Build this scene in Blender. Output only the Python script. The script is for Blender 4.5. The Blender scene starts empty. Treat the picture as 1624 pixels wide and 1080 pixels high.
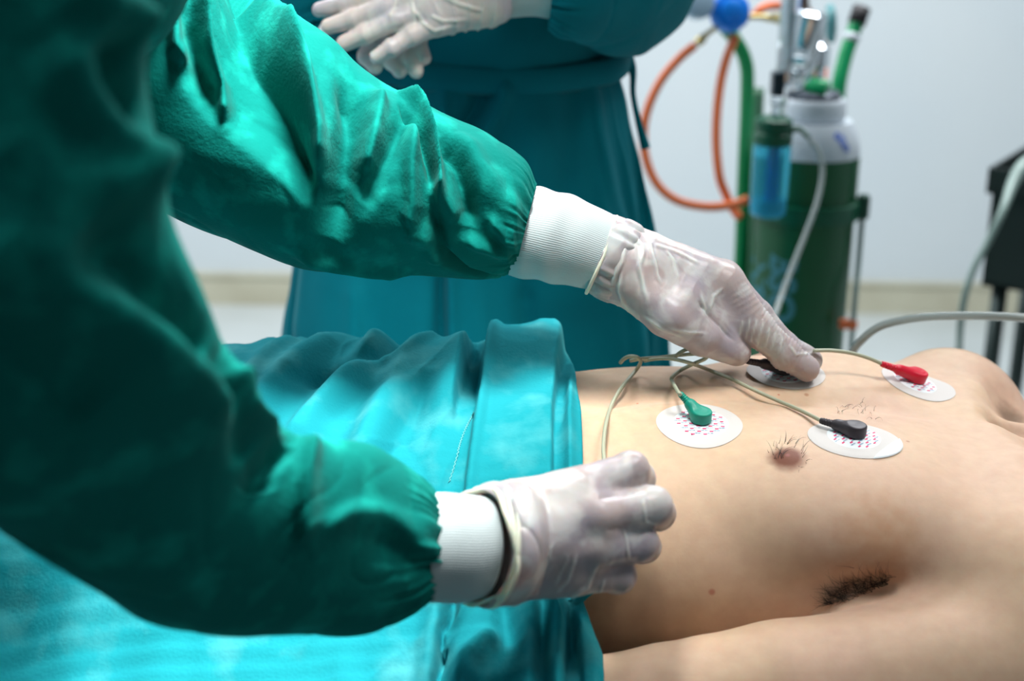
import bpy, math, random
import numpy as np
from mathutils import Vector, Matrix
from mathutils.bvhtree import BVHTree

random.seed(7)
S = bpy.context.scene
COL = S.collection
R = math.radians

# ------------------------------------------------------------------ camera, world, lights, exposure
CAM = Vector((0.0, -1.12, 1.40))
PITCH, ROLL = R(18.0), R(0.8)
FPX = 2256.0
camd = bpy.data.cameras.new('camera')
camd.sensor_width = 36.0
camd.lens = 36.0 * FPX / 1624.0
camd.clip_start = 0.02
camd.dof.use_dof = True
camd.dof.focus_distance = 1.14
camd.dof.aperture_fstop = 4.0
cam = bpy.data.objects.new('camera', camd)
COL.objects.link(cam)
M3 = Matrix.Rotation(math.pi / 2 - PITCH, 3, 'X') @ Matrix.Rotation(ROLL, 3, 'Z')
cam.matrix_world = Matrix.Translation(CAM) @ M3.to_4x4()
S.camera = cam

def ray(px, py):
    return (M3 @ Vector(((px - 812.0) / FPX, (540.0 - py) / FPX, -1.0)))

def P(px, py, d):
    "the point of the place seen at px, py of the photograph at depth d"
    return CAM + ray(px, py) * d

W = bpy.data.worlds.new('world'); S.world = W; W.use_nodes = True
W.node_tree.nodes['Background'].inputs[0].default_value = (0.62, 0.78, 0.85, 1)
W.node_tree.nodes['Background'].inputs[1].default_value = 0.08
S.view_settings.view_transform = 'Standard'
S.view_settings.look = 'None'
S.view_settings.exposure = 0.0
S.view_settings.gamma = 1.0
S.view_settings.use_curve_mapping = False
try:
    S.cycles.use_denoising = True
    S.cycles.max_bounces = 8
    S.cycles.sample_clamp_indirect = 6.0
except Exception:
    pass

def area(name, loc, target, size, power, col, sy=None, spread=180):
    l = bpy.data.lights.new(name, 'AREA')
    l.shape = 'RECTANGLE' if sy else 'DISK'
    l.size = size
    if sy: l.size_y = sy
    l.energy = power; l.color = col; l.spread = R(spread)
    o = bpy.data.objects.new(name, l); COL.objects.link(o)
    o.location = loc
    o.rotation_euler = (Vector(target) - Vector(loc)).to_track_quat('-Z', 'Y').to_euler()
    return o
area('theatre_lamp', (-0.05, -0.115, 1.88), (-0.29, -0.03, 1.10), 0.26, 5.2, (1.0, 0.985, 0.94), spread=70)
area('chest_fill_light', (0.72, -0.28, 2.40), (0.36, -0.10, 0.95), 0.55, 2.3, (1.0, 0.98, 0.95), spread=60)  # added fill light, evens out the chest and near flank; no real lamp
area('forearm_fill_light', (0.04, -0.26, 2.15), (-0.19, -0.34, 1.05), 0.14, 0.85, (1.0, 0.985, 0.95), spread=24)  # made-up narrow light, added to brighten the nearer forearm and drape
area('ceiling_panel_light', (0.9, 1.9, 2.66), (0.9, 1.9, 0), 1.2, 66, (0.95, 0.97, 1.0), 1.2)
area('ceiling_panel_light.001', (-1.3, 1.9, 2.66), (-1.3, 1.9, 0), 1.2, 66, (0.95, 0.97, 1.0), 1.2)
area('standing_medic_fill_light', (-2.0, -0.8, 2.66), (-2.0, -0.8, 0), 1.2, 18, (0.95, 0.97, 1.0), 1.2)  # not a real panel: fill added from the left for the standing medic's front

# ------------------------------------------------------------------ materials
def mat(name, col, rough=0.5, metal=0.0, trans=0.0, sss=0.0, sheen=0.0, bump=None, mottle=None, coat=0.0, ior=1.45, sss_rad=None, alpha=1.0):
    """bump = (scale, strength, distance); mottle = (colour2, scale, lo, hi, detail)"""
    m = bpy.data.materials.new(name); m.use_nodes = True
    nt = m.node_tree; b = nt.nodes['Principled BSDF']; L = nt.links
    b.inputs['Base Color'].default_value = (*col, 1)
    b.inputs['Roughness'].default_value = rough
    if 'cotton' in name: b.inputs['Specular IOR Level'].default_value = .08
    b.inputs['Metallic'].default_value = metal
    b.inputs['Transmission Weight'].default_value = trans
    b.inputs['IOR'].default_value = ior
    b.inputs['Alpha'].default_value = alpha
    b.inputs['Coat Weight'].default_value = coat
    if sss:
        b.inputs['Subsurface Weight'].default_value = sss
        b.inputs['Subsurface Radius'].default_value = sss_rad or (1, .35, .2)
        b.inputs['Subsurface Scale'].default_value = 0.006
    if sheen:
        b.inputs['Sheen Weight'].default_value = sheen
        b.inputs['Sheen Roughness'].default_value = 0.4
        b.inputs['Sheen Tint'].default_value = (0.5, 1.0, 0.92, 1)
    tc = nt.nodes.new('ShaderNodeTexCoord')
    if mottle:
        c2, sc, lo, hi, det = mottle
        n = nt.nodes.new('ShaderNodeTexNoise'); n.inputs['Scale'].default_value = sc; n.inputs['Detail'].default_value = det
        L.new(tc.outputs['Object'], n.inputs['Vector'])
        r = nt.nodes.new('ShaderNodeValToRGB')
        r.color_ramp.elements[0].position = lo; r.color_ramp.elements[1].position = hi
        r.color_ramp.elements[0].color = (*col, 1); r.color_ramp.elements[1].color = (*c2, 1)
        L.new(n.outputs['Fac'], r.inputs['Fac']); L.new(r.outputs['Color'], b.inputs['Base Color'])
    if bump:
        n = nt.nodes.new('ShaderNodeTexNoise'); n.inputs['Scale'].default_value = bump[0]; n.inputs['Detail'].default_value = 4
        L.new(tc.outputs['Object'], n.inputs['Vector'])
        bp = nt.nodes.new('ShaderNodeBump'); bp.inputs['Strength'].default_value = bump[1]; bp.inputs['Distance'].default_value = bump[2]
        L.new(n.outputs['Fac'], bp.inputs['Height']); L.new(bp.outputs['Normal'], b.inputs['Normal'])
    return m

def skin_material(name, spots):
    "spots: (centre, inner radius, outer radius, colour, amount)"
    m = mat(name, (.60, .42, .29), rough=.56, sss=.25, bump=(420, .12, .0006))
    nt = m.node_tree; L = nt.links; b = nt.nodes['Principled BSDF']
    b.inputs['Specular IOR Level'].default_value = .28
    tc = nt.nodes.new('ShaderNodeTexCoord')
    n = nt.nodes.new('ShaderNodeTexNoise'); n.inputs['Scale'].default_value = 7; n.inputs['Detail'].default_value = 5
    L.new(tc.outputs['Object'], n.inputs['Vector'])
    r = nt.nodes.new('ShaderNodeValToRGB')
    r.color_ramp.elements[0].position = .3; r.color_ramp.elements[1].position = .7
    r.color_ramp.elements[0].color = (.62, .45, .30, 1); r.color_ramp.elements[1].color = (.60, .40, .30, 1)
    L.new(n.outputs['Fac'], r.inputs['Fac'])
    cur = r.outputs['Color']
    n2 = nt.nodes.new('ShaderNodeTexNoise'); n2.inputs['Scale'].default_value = 90; n2.inputs['Detail'].default_value = 3
    L.new(tc.outputs['Object'], n2.inputs['Vector'])
    mx = nt.nodes.new('ShaderNodeMixRGB'); mx.blend_type = 'OVERLAY'; mx.inputs[0].default_value = .16
    L.new(cur, mx.inputs[1]); L.new(n2.outputs['Fac'], mx.inputs[2]); cur = mx.outputs[0]
    for c, r0, r1, colr, amt in spots:
        d = nt.nodes.new('ShaderNodeVectorMath'); d.operation = 'DISTANCE'
        L.new(tc.outputs['Object'], d.inputs[0]); d.inputs[1].default_value = tuple(c)
        ad = nt.nodes.new('ShaderNodeMath'); ad.operation = 'MULTIPLY_ADD'
        L.new(n2.outputs['Fac'], ad.inputs[0]); ad.inputs[1].default_value = (r1 - r0) * .5
        L.new(d.outputs['Value'], ad.inputs[2])
        mr = nt.nodes.new('ShaderNodeMapRange'); mr.interpolation_type = 'SMOOTHSTEP'
        mr.inputs[1].default_value = r0 + (r1 - r0) * .25; mr.inputs[2].default_value = r1 + (r1 - r0) * .25
        mr.inputs[3].default_value = amt; mr.inputs[4].default_value = 0
        L.new(ad.outputs[0], mr.inputs[0])
        mx = nt.nodes.new('ShaderNodeMixRGB'); L.new(mr.outputs[0], mx.inputs[0]); L.new(cur, mx.inputs[1])
        mx.inputs[2].default_value = (*colr, 1); cur = mx.outputs[0]
    L.new(cur, b.inputs['Base Color'])
    return m

MT = {}
MT['gown_near'] = mat('gown_cotton', (.0004, .132, .114), rough=.85, sheen=.03, bump=(330, .45, .0011), mottle=((.004, .24, .20), 34, .50, .72, 8))
MT['gown_far'] = mat('blue_green_gown_cotton', (.0005, .145, .19), rough=.75, sheen=.08, bump=(700, .2, .0006), mottle=((.001, .17, .22), 9, .4, .7, 4))
MT['drape'] = mat('drape_cotton', (.010, .265, .315), rough=.85, sheen=.03, bump=(380, .4, .0010), mottle=((.06, .36, .40), 26, .50, .76, 8))
MT['hem'] = mat('drape_thread', (.14, .50, .52), rough=.8)
MT['knit'] = mat('white_knit', (.44, .51, .53), rough=.9)
def latex(name, thin, air, sc):
    "thin latex: skin shows through where it clings, whiter where it stands off in folds"
    m = mat(name, thin, rough=.33, sss=.3, bump=(150, .3, .001))
    nt = m.node_tree; L = nt.links; b = nt.nodes['Principled BSDF']
    tc = nt.nodes.new('ShaderNodeTexCoord')
    n = nt.nodes.new('ShaderNodeTexNoise'); n.inputs['Scale'].default_value = sc; n.inputs['Detail'].default_value = 3; n.inputs['Distortion'].default_value = .6
    L.new(tc.outputs['Object'], n.inputs['Vector'])
    r = nt.nodes.new('ShaderNodeValToRGB'); r.color_ramp.elements[0].position = .50; r.color_ramp.elements[1].position = .60
    r.color_ramp.elements[0].color = (0, 0, 0, 1); r.color_ramp.elements[1].color = (.55, .55, .55, 1)
    L.new(n.outputs['Fac'], r.inputs['Fac'])
    n2 = nt.nodes.new('ShaderNodeTexNoise'); n2.inputs['Scale'].default_value = sc * .8; n2.inputs['Detail'].default_value = 2
    L.new(tc.outputs['Object'], n2.inputs['Vector'])
    r2 = nt.nodes.new('ShaderNodeValToRGB'); r2.color_ramp.elements[0].position = .40; r2.color_ramp.elements[1].position = .65
    r2.color_ramp.elements[0].color = (*thin, 1); r2.color_ramp.elements[1].color = (thin[0] * .86, thin[1] * .92, thin[2] * 1.06, 1)
    L.new(n2.outputs['Fac'], r2.inputs['Fac'])
    at = nt.nodes.new('ShaderNodeAttribute'); at.attribute_name = 'stand_off'
    ad = nt.nodes.new('ShaderNodeMath'); ad.operation = 'ADD'; ad.use_clamp = True
    L.new(r.outputs['Color'], ad.inputs[0]); L.new(at.outputs['Fac'], ad.inputs[1])
    mx = nt.nodes.new('ShaderNodeMixRGB'); L.new(ad.outputs[0], mx.inputs[0]); L.new(r2.outputs['Color'], mx.inputs[1]); mx.inputs[2].default_value = (*air, 1)
    L.new(mx.outputs[0], b.inputs['Base Color'])
    return m
MT['glove'] = latex('latex_glove', (.44, .365, .36), (.60, .61, .60), 34)
MT['glove_cream'] = latex('latex_glove_cream', (.70, .60, .56), (.76, .73, .68), 26)
MT['rim'] = mat('latex_rim', (.78, .76, .62), rough=.4, sss=.3)
MT['skin_plain'] = mat('skin', (.42, .24, .15), rough=.5, sss=.2)
MT['wire'] = mat('lead_wire', (.40, .42, .31), rough=.38)
MT['green_plastic'] = mat('green_plastic', (.0, .27, .19), rough=.42)
MT['red_plastic'] = mat('red_plastic', (.62, .005, .03), rough=.42)
MT['black_plastic'] = mat('black_plastic', (.035, .028, .036), rough=.45)
MT['foam'] = mat('electrode_tape', (.62, .59, .57), rough=.75, bump=(500, .1, .0004))
MT['label_white'] = mat('electrode_label', (.80, .86, .90), rough=.6)
MT['ink_red'] = mat('red_ink', (.75, .02, .14), rough=.6)
MT['ink_blue'] = mat('blue_ink', (.10, .22, .38), rough=.6)
MT['hair'] = mat('body_hair', (.012, .009, .008), rough=.5)
MT['wall'] = mat('wall_paint', (.60, .66, .69), rough=.85, bump=(40, .1, .002), mottle=((.63, .68, .70), 1.6, .35, .7, 2))
MT['base'] = mat('skirting_tile', (.54, .52, .40), rough=.45, mottle=((.46, .43, .32), 5, .4, .7, 3))
MT['floor'] = mat('vinyl_floor', (.52, .56, .56), rough=.32, mottle=((.46, .50, .49), 3, .4, .7, 5))
MT['ceiling'] = mat('ceiling_paint', (.75, .77, .78), rough=.9)
MT['tank_green'] = mat('tank_green_paint', (.004, .09, .03), rough=.35)
MT['tank_white'] = mat('tank_white_paint', (.62, .68, .74), rough=.35)
MT['trolley_green'] = mat('trolley_green_paint', (.0, .20, .06), rough=.3)
MT['grip_green'] = mat('grip_green', (.0, .32, .11), rough=.35)
MT['chrome'] = mat('chrome', (.75, .78, .82), rough=.16, metal=1)
MT['steel_dark'] = mat('dark_steel', (.035, .05, .048), rough=.38, metal=.6)
MT['rubber'] = mat('black_rubber', (.02, .018, .02), rough=.6)
MT['bluek'] = mat('blue_knob', (.0, .20, .75), rough=.35)
MT['brass'] = mat('brass', (.45, .36, .16), rough=.35, metal=.9)
MT['orange'] = mat('orange_hose', (.80, .17, .05), rough=.45)
MT['bottle'] = mat('blue_clear_plastic', (.10, .66, .85), rough=.08, trans=.68, ior=1.2)
MT['water'] = mat('bottle_water', (.0, .50, .75), rough=.1, trans=.3, ior=1.3)
MT['stem'] = mat('blue_stem', (.0, .05, .45), rough=.3)
MT['cap_green'] = mat('dark_green_cap', (.0, .085, .04), rough=.4)
MT['clear'] = mat('clear_plastic', (.85, .9, .92), rough=.08, trans=.85, ior=1.25)
MT['tube'] = mat('clear_tubing', (.42, .48, .47), rough=.15, trans=.5, ior=1.3)
MT['tube_grey'] = mat('grey_tubing', (.24, .33, .30), rough=.35)
MT['letter'] = mat('pale_blue_letter', (.05, .22, .26), rough=.6)
MT['ink'] = mat('blue_marker', (.01, .10, .60), rough=.6)
MT['mattress'] = mat('mattress_vinyl', (.03, .05, .06), rough=.5)
MT['sheet'] = mat('bed_sheet', (.004, .30, .33), rough=.8)
MT['bedmetal'] = mat('bed_metal', (.6, .62, .63), rough=.3, metal=.8)
MT['mask'] = mat('mask_paper', (.55, .72, .76), rough=.85)

# knit ribs on the cuffs
def rib(m, scale):
    nt = m.node_tree; L = nt.links; b = nt.nodes['Principled BSDF']
    uv = nt.nodes.new('ShaderNodeUVMap')
    w = nt.nodes.new('ShaderNodeTexWave'); w.wave_type = 'BANDS'; w.bands_direction = 'Y'
    w.inputs['Scale'].default_value = scale; w.inputs['Distortion'].default_value = .4; w.inputs['Detail'].default_value = 1
    L.new(uv.outputs[0], w.inputs['Vector'])
    bp = nt.nodes.new('ShaderNodeBump'); bp.inputs['Strength'].default_value = .22; bp.inputs['Distance'].default_value = .0008
    L.new(w.outputs['Fac'], bp.inputs['Height']); L.new(bp.outputs['Normal'], b.inputs['Normal'])
rib(MT['knit'], 40)

# ------------------------------------------------------------------ object helpers
def meta(o, label=None, cat=None, group=None, kind=None):
    if label: o['label'] = label
    if cat: o['category'] = cat
    if group: o['group'] = group
    if kind: o['kind'] = kind
    return o

def empty(name, loc, label, cat, group=None):
    o = bpy.data.objects.new(name, None); COL.objects.link(o); o.location = loc
    o.empty_display_size = .05
    return meta(o, label, cat, group)

def link(name, me, mats, parent=None, smooth=True):
    if not isinstance(mats, (list, tuple)): mats = [mats]
    for m in mats: me.materials.append(m)
    if smooth and len(me.polygons):
        me.polygons.foreach_set('use_smooth', np.ones(len(me.polygons), dtype=bool))
    me.update()
    o = bpy.data.objects.new(name, me); COL.objects.link(o)
    if parent is not None:
        o.parent = parent
        o.matrix_parent_inverse = Matrix.Translation(-parent.location)
    return o

def from_arrays(name, V, F, mats, parent=None, smooth=True, fmat=None, uv=None):
    me = bpy.data.meshes.new(name)
    V = np.asarray(V, dtype=np.float32)
    if isinstance(F, np.ndarray) and F.ndim == 2:
        k = F.shape[1]
        me.vertices.add(len(V)); me.vertices.foreach_set('co', V.ravel())
        me.loops.add(F.size); me.loops.foreach_set('vertex_index', F.ravel().astype(np.int32))
        me.polygons.add(len(F)); me.polygons.foreach_set('loop_start', np.arange(0, F.size, k, dtype=np.int32))
        me.polygons.foreach_set('loop_total', np.full(len(F), k, dtype=np.int32))
        me.update(calc_edges=True)
        if uv is not None:
            l = me.uv_layers.new(name='UVMap'); l.data.foreach_set('uv', np.asarray(uv, dtype=np.float32)[F.ravel()].ravel())
    else:
        me.from_pydata([tuple(v) for v in V], [], [tuple(f) for f in F]); me.update()
    if fmat is not None: me.polygons.foreach_set('material_index', np.asarray(fmat, dtype=np.int32))
    return link(name, me, mats, parent, smooth)

def crom(pts, n):
    "Catmull-Rom through rows of pts, n steps per span"
    p = np.asarray(pts, dtype=float)
    p = np.vstack([2 * p[0] - p[1], p, 2 * p[-1] - p[-2]])
    out = []
    for i in range(1, len(p) - 2):
        t = np.linspace(0, 1, n, endpoint=False)[:, None]
        a, b, c, d = p[i - 1], p[i], p[i + 1], p[i + 2]
        out.append(.5 * (2 * b + (c - a) * t + (2 * a - 5 * b + 4 * c - d) * t ** 2 + (3 * b - a - 3 * c + d) * t ** 3))
    out.append(p[-2][None]); return np.vstack(out)

def tube_arrays(pts, rad, seg=14, cap=True):
    pts = [Vector(p) for p in pts]
    n = len(pts)
    rad = [rad] * n if not hasattr(rad, '__len__') else list(rad)
    V = []; F = []
    t0 = (pts[1] - pts[0]).normalized()
    u = t0.orthogonal().normalized()
    for i, p in enumerate(pts):
        t = (pts[min(i + 1, n - 1)] - pts[max(i - 1, 0)]).normalized()
        u = (u - t * u.dot(t)).normalized(); w = t.cross(u)
        for k in range(seg):
            a = 2 * math.pi * k / seg
            V.append(p + (u * math.cos(a) + w * math.sin(a)) * rad[i])
    for i in range(n - 1):
        for k in range(seg):
            F.append((i * seg + k, i * seg + (k + 1) % seg, (i + 1) * seg + (k + 1) % seg, (i + 1) * seg + k))
    if cap:
        F.append(tuple(range(seg))[::-1]); F.append(tuple((n - 1) * seg + k for k in range(seg)))
    return V, F

def tube(name, pts, rad, m, parent=None, smooth_n=10, seg=14):
    if smooth_n > 1:
        if hasattr(rad, '__len__'):
            q = crom(np.array([list(p) + [r] for p, r in zip(pts, rad)]), smooth_n); pts, rad = q[:, :3], q[:, 3]
        else: pts = crom(np.array([list(p) for p in pts]), smooth_n)
    V, F = tube_arrays(pts, rad, seg)
    return from_arrays(name, V, F, m, parent)

def lathe_arrays(prof, c=(0, 0, 0), seg=48, axis=None):
    V = []; F = []
    n = len(prof)
    for r, z in prof:
        for k in range(seg):
            a = 2 * math.pi * k / seg
            V.append(Vector((r * math.cos(a), r * math.sin(a), z)))
    if axis is not None:
        q = Vector((0, 0, 1)).rotation_difference(Vector(axis))
        V = [q @ v for v in V]
    V = [v + Vector(c) for v in V]
    for i in range(n - 1):
        for k in range(seg):
            F.append((i * seg + k, i * seg + (k + 1) % seg, (i + 1) * seg + (k + 1) % seg, (i + 1) * seg + k))
    F.append(tuple(range(seg))[::-1]); F.append(tuple((n - 1) * seg + k for k in range(seg)))
    return V, F

def lathe(name, prof, c, m, parent=None, seg=48, axis=None, smooth=True):
    V, F = lathe_arrays(prof, c, seg, axis)
    o = from_arrays(name, V, F, m, parent, smooth)
    if smooth: edge_split(o)
    return o

def edge_split(o, ang=40):
    md = o.modifiers.new('edges', 'EDGE_SPLIT'); md.split_angle = R(ang)
    return o

def box_arrays(c, s, rz=0.0):
    c = Vector(c); q = Matrix.Rotation(rz, 3, 'Z')
    V = [c + q @ Vector((sx * s[0] / 2, sy * s[1] / 2, sz * s[2] / 2)) for sx in (-1, 1) for sy in (-1, 1) for sz in (-1, 1)]
    F = [(0, 1, 3, 2), (4, 6, 7, 5), (0, 4, 5, 1), (2, 3, 7, 6), (0, 2, 6, 4), (1, 5, 7, 3)]
    return V, F

def join(*parts):
    V = []; F = []
    for v, f in parts:
        o = len(V); V += list(v); F += [tuple(i + o for i in q) for q in f]
    return V, F

def box(name, c, s, m, parent=None, rz=0.0, bevel=0.0):
    V, F = box_arrays(c, s, rz)
    o = from_arrays(name, V, F, m, parent, smooth=False)
    if bevel:
        md = o.modifiers.new('bevel', 'BEVEL'); md.width = bevel; md.segments = 3
    return o

# ------------------------------------------------------------------ signed-distance modelling
class Vol:
    def __init__(s, lo, hi, h):
        s.lo = np.array(lo, float); s.h = h
        s.n = np.ceil((np.array(hi) - s.lo) / h).astype(int) + 1
        s.F = np.full(s.n, 1.0, dtype=np.float32)
        s.ax = [(s.lo[i] + h * np.arange(s.n[i])).astype(np.float32) for i in range(3)]
    def sub(s, lo, hi):
        a = np.clip(np.floor((np.array(lo) - s.lo) / s.h).astype(int), 0, s.n)
        b = np.clip(np.ceil((np.array(hi) - s.lo) / s.h).astype(int) + 1, 0, s.n)
        sl = tuple(slice(a[i], b[i]) for i in range(3))
        X = s.ax[0][sl[0]][:, None, None]; Y = s.ax[1][sl[1]][None, :, None]; Z = s.ax[2][sl[2]][None, None, :]
        return sl, X, Y, Z
    def op(s, sl, d, k, mode):
        A = s.F[sl]
        if A.size == 0: return
        if mode == 'u':
            h = np.clip(.5 + .5 * (A - d) / k, 0, 1); s.F[sl] = A + (d - A) * h - k * h * (1 - h)
        else:
            d = -d; h = np.clip(.5 + .5 * (d - A) / k, 0, 1); s.F[sl] = A + (d - A) * h + k * h * (1 - h)
    def seg(s, a, b, ra, rb, k=.006, mode='u'):
        a = np.array(a, float); b = np.array(b, float); pad = max(ra, rb) + k + 4 * s.h
        sl, X, Y, Z = s.sub(np.minimum(a, b) - pad, np.maximum(a, b) + pad)
        d = b - a; L2 = max(float(d @ d), 1e-9)
        t = np.clip(((X - a[0]) * d[0] + (Y - a[1]) * d[1] + (Z - a[2]) * d[2]) / L2, 0, 1)
        q = np.sqrt((X - a[0] - t * d[0]) ** 2 + (Y - a[1] - t * d[1]) ** 2 + (Z - a[2] - t * d[2]) ** 2) - (ra + (rb - ra) * t)
        s.op(sl, q, k, mode)
    def chain(s, pts, k=.006, k0=None, mode='u'):
        for i in range(len(pts) - 1):
            s.seg(pts[i][0], pts[i + 1][0], pts[i][1], pts[i + 1][1], (k0 if (k0 and i == 0) else k), mode)
    def ell(s, c, r, k=.006, axes=None, mode='u'):
        c = np.array(c, float); r = np.array(r, float); pad = r.max() + k + 4 * s.h
        sl, X, Y, Z = s.sub(c - pad, c + pad)
        x, y, z = X - c[0], Y - c[1], Z - c[2]
        if axes is not None:
            A = [np.array(v, float) for v in axes]
            x, y, z = (x * A[0][0] + y * A[0][1] + z * A[0][2], x * A[1][0] + y * A[1][1] + z * A[1][2], x * A[2][0] + y * A[2][1] + z * A[2][2])
        k0 = np.sqrt((x / r[0]) ** 2 + (y / r[1]) ** 2 + (z / r[2]) ** 2)
        k1 = np.sqrt((x / r[0] ** 2) ** 2 + (y / r[1] ** 2) ** 2 + (z / r[2] ** 2) ** 2) + 1e-9
        s.op(sl, k0 * (k0 - 1) / k1, k, mode)
    def mesh(s):
        F = s.F
        ins = F < 0
        nx, ny, nz = F.shape
        c = np.zeros((nx - 1, ny - 1, nz - 1), dtype=np.int8)
        for i in (0, 1):
            for j in (0, 1):
                for k in (0, 1):
                    c += ins[i:nx - 1 + i, j:ny - 1 + j, k:nz - 1 + k]
        act = np.argwhere((c > 0) & (c < 8))
        idx = np.full(c.shape, -1, dtype=np.int32); idx[act[:, 0], act[:, 1], act[:, 2]] = np.arange(len(act))
        acc = np.zeros((len(act), 3)); cnt = np.zeros(len(act))
        for ax in range(3):
            o1, o2 = [a for a in range(3) if a != ax]
            for i in (0, 1):
                for j in (0, 1):
                    off = np.zeros(3, int); off[o1] = i; off[o2] = j
                    p = act + off; q = p.copy(); q[:, ax] += 1
                    fa = F[p[:, 0], p[:, 1], p[:, 2]]; fb = F[q[:, 0], q[:, 1], q[:, 2]]
                    m = (fa < 0) != (fb < 0)
                    t = fa[m] / (fa[m] - fb[m])
                    v = p[m].astype(float); v[:, ax] += t
                    acc[m] += v; cnt[m] += 1
        V = s.lo + s.h * acc / cnt[:, None]
        Q = []
        for ax in range(3):
            o1, o2 = (ax + 1) % 3, (ax + 2) % 3
            a = ins; sl0 = [slice(None)] * 3; sl1 = [slice(None)] * 3
            sl0[ax] = slice(0, -1); sl1[ax] = slice(1, None)
            A = a[tuple(sl0)]; B = a[tuple(sl1)]
            e = np.argwhere(A != B)
            e = e[(e[:, o1] > 0) & (e[:, o2] > 0) & (e[:, o1] < F.shape[o1] - 1) & (e[:, o2] < F.shape[o2] - 1)]
            def cell(d1, d2):
                q = e.copy(); q[:, o1] -= d1; q[:, o2] -= d2
                return idx[q[:, 0], q[:, 1], q[:, 2]]
            quad = np.stack([cell(1, 1), cell(0, 1), cell(0, 0), cell(1, 0)], 1)
            fl = A[e[:, 0], e[:, 1], e[:, 2]]
            quad[~fl] = quad[~fl][:, ::-1]
            Q.append(quad[(quad >= 0).all(1)])
        return V, np.vstack(Q)

def relax(V, Fc, it=3, lam=.5):
    E = np.vstack([Fc[:, [0, 1]], Fc[:, [1, 2]], Fc[:, [2, 3]], Fc[:, [3, 0]]])
    n = len(V); deg = np.bincount(np.r_[E[:, 0], E[:, 1]], minlength=n)[:, None]
    for i in range(it):
        for l in (lam, -lam * 1.03) :
            A = np.zeros_like(V)
            for k in range(3):
                A[:, k] = np.bincount(E[:, 0], V[E[:, 1], k], n) + np.bincount(E[:, 1], V[E[:, 0], k], n)
            V = V + l * (A / deg - V)
    return V

def normals(V, Fc):
    n = np.cross(V[Fc[:, 2]] - V[Fc[:, 0]], V[Fc[:, 3]] - V[Fc[:, 1]])
    N = np.zeros_like(V)
    for k in range(4):
        for c in range(3): N[:, c] += np.bincount(Fc[:, k], n[:, c], len(V))
    return N / (np.linalg.norm(N, axis=1)[:, None] + 1e-12)

def waves(p, seed, freq, n=10, stretch=(1, 1, 1)):
    "smooth random field, about -1..1"
    rg = np.random.default_rng(seed); p = np.asarray(p) * np.array(stretch[:p.shape[1]])
    out = 0
    for i in range(n):
        d = rg.normal(size=p.shape[1]); d /= np.linalg.norm(d)
        f = freq * rg.uniform(.6, 1.8)
        out = out + np.sin(p @ d * f + rg.uniform(0, 6.28)) / math.sqrt(n) * 1.2
    return out

def sstep(a, b, x):
    t = np.clip((x - a) / (b - a), 0, 1); return t * t * (3 - 2 * t)

def polydist(U, Vv, line):
    "distance in a 2-D domain from (U,V) to a polyline, and the running fraction along it"
    best = np.full(U.shape, 1e9); frac = np.zeros(U.shape); side = np.zeros(U.shape)
    n = len(line) - 1
    for i in range(n):
        (x0, y0), (x1, y1) = line[i], line[i + 1]
        dx, dy = x1 - x0, y1 - y0; L = dx * dx + dy * dy + 1e-12
        t = np.clip(((U - x0) * dx + (Vv - y0) * dy) / L, 0, 1)
        d = np.hypot(U - x0 - t * dx, Vv - y0 - t * dy); m = d < best
        best = np.where(m, d, best); frac = np.where(m, (i + t) / n, frac)
        side = np.where(m, np.sign((U - x0) * dy - (Vv - y0) * dx), side)
    return best, frac, side

def ridge(U, Vv, line, w, amp, asym=1.0):
    d, f, s = polydist(U, Vv, line)
    ww = np.where(s > 0, w, w * asym)
    return amp * np.exp(-(d / ww) ** 2) * np.clip(np.minimum(f * 5 + .25, (1 - f) * 5 + .25), 0, 1)

# ------------------------------------------------------------------ the room
def struct(o): o['kind'] = 'structure'; return o
WY = 3.56
struct(box('floor', (0, -.2, -.05), (7.2, 8.2, .1), MT['floor']))
struct(box('wall_back', (0, WY + .06, 1.35), (7.2, .12, 2.8), MT['wall']))
struct(box('wall_left', (-3.56, -.2, 1.35), (.12, 8.2, 2.8), MT['wall']))
struct(box('wall_right', (3.56, -.2, 1.35), (.12, 8.2, 2.8), MT['wall']))
struct(box('ceiling', (0, -.2, 2.78), (7.2, 8.2, .1), MT['ceiling']))
V, F = join(box_arrays((0, WY - .009, .05), (7.0, .018, .10)), box_arrays((0, WY - .012, .104), (7.0, .024, .012)))
struct(from_arrays('baseboard_back', V, F, MT['base'], smooth=False))

# ------------------------------------------------------------------ bed under the patient
bed = empty('hospital_bed', (0, 0, 0), 'padded hospital bed carrying the shirtless patient, hidden under the turquoise drape', 'bed')
ma = box('mattress', (-.15, -.02, .715), (2.05, .70, .09), MT['mattress'], bed, bevel=.02)
box('bed_frame', (-.15, -.02, .645), (2.0, .64, .05), MT['bedmetal'], bed, bevel=.01)
for sx in (-1.05, .75):
    for sy in (-.28, .24):
        tube('leg', [(sx, sy, .63), (sx, sy, .0)], .02, MT['bedmetal'], bed, smooth_n=1)
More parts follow.
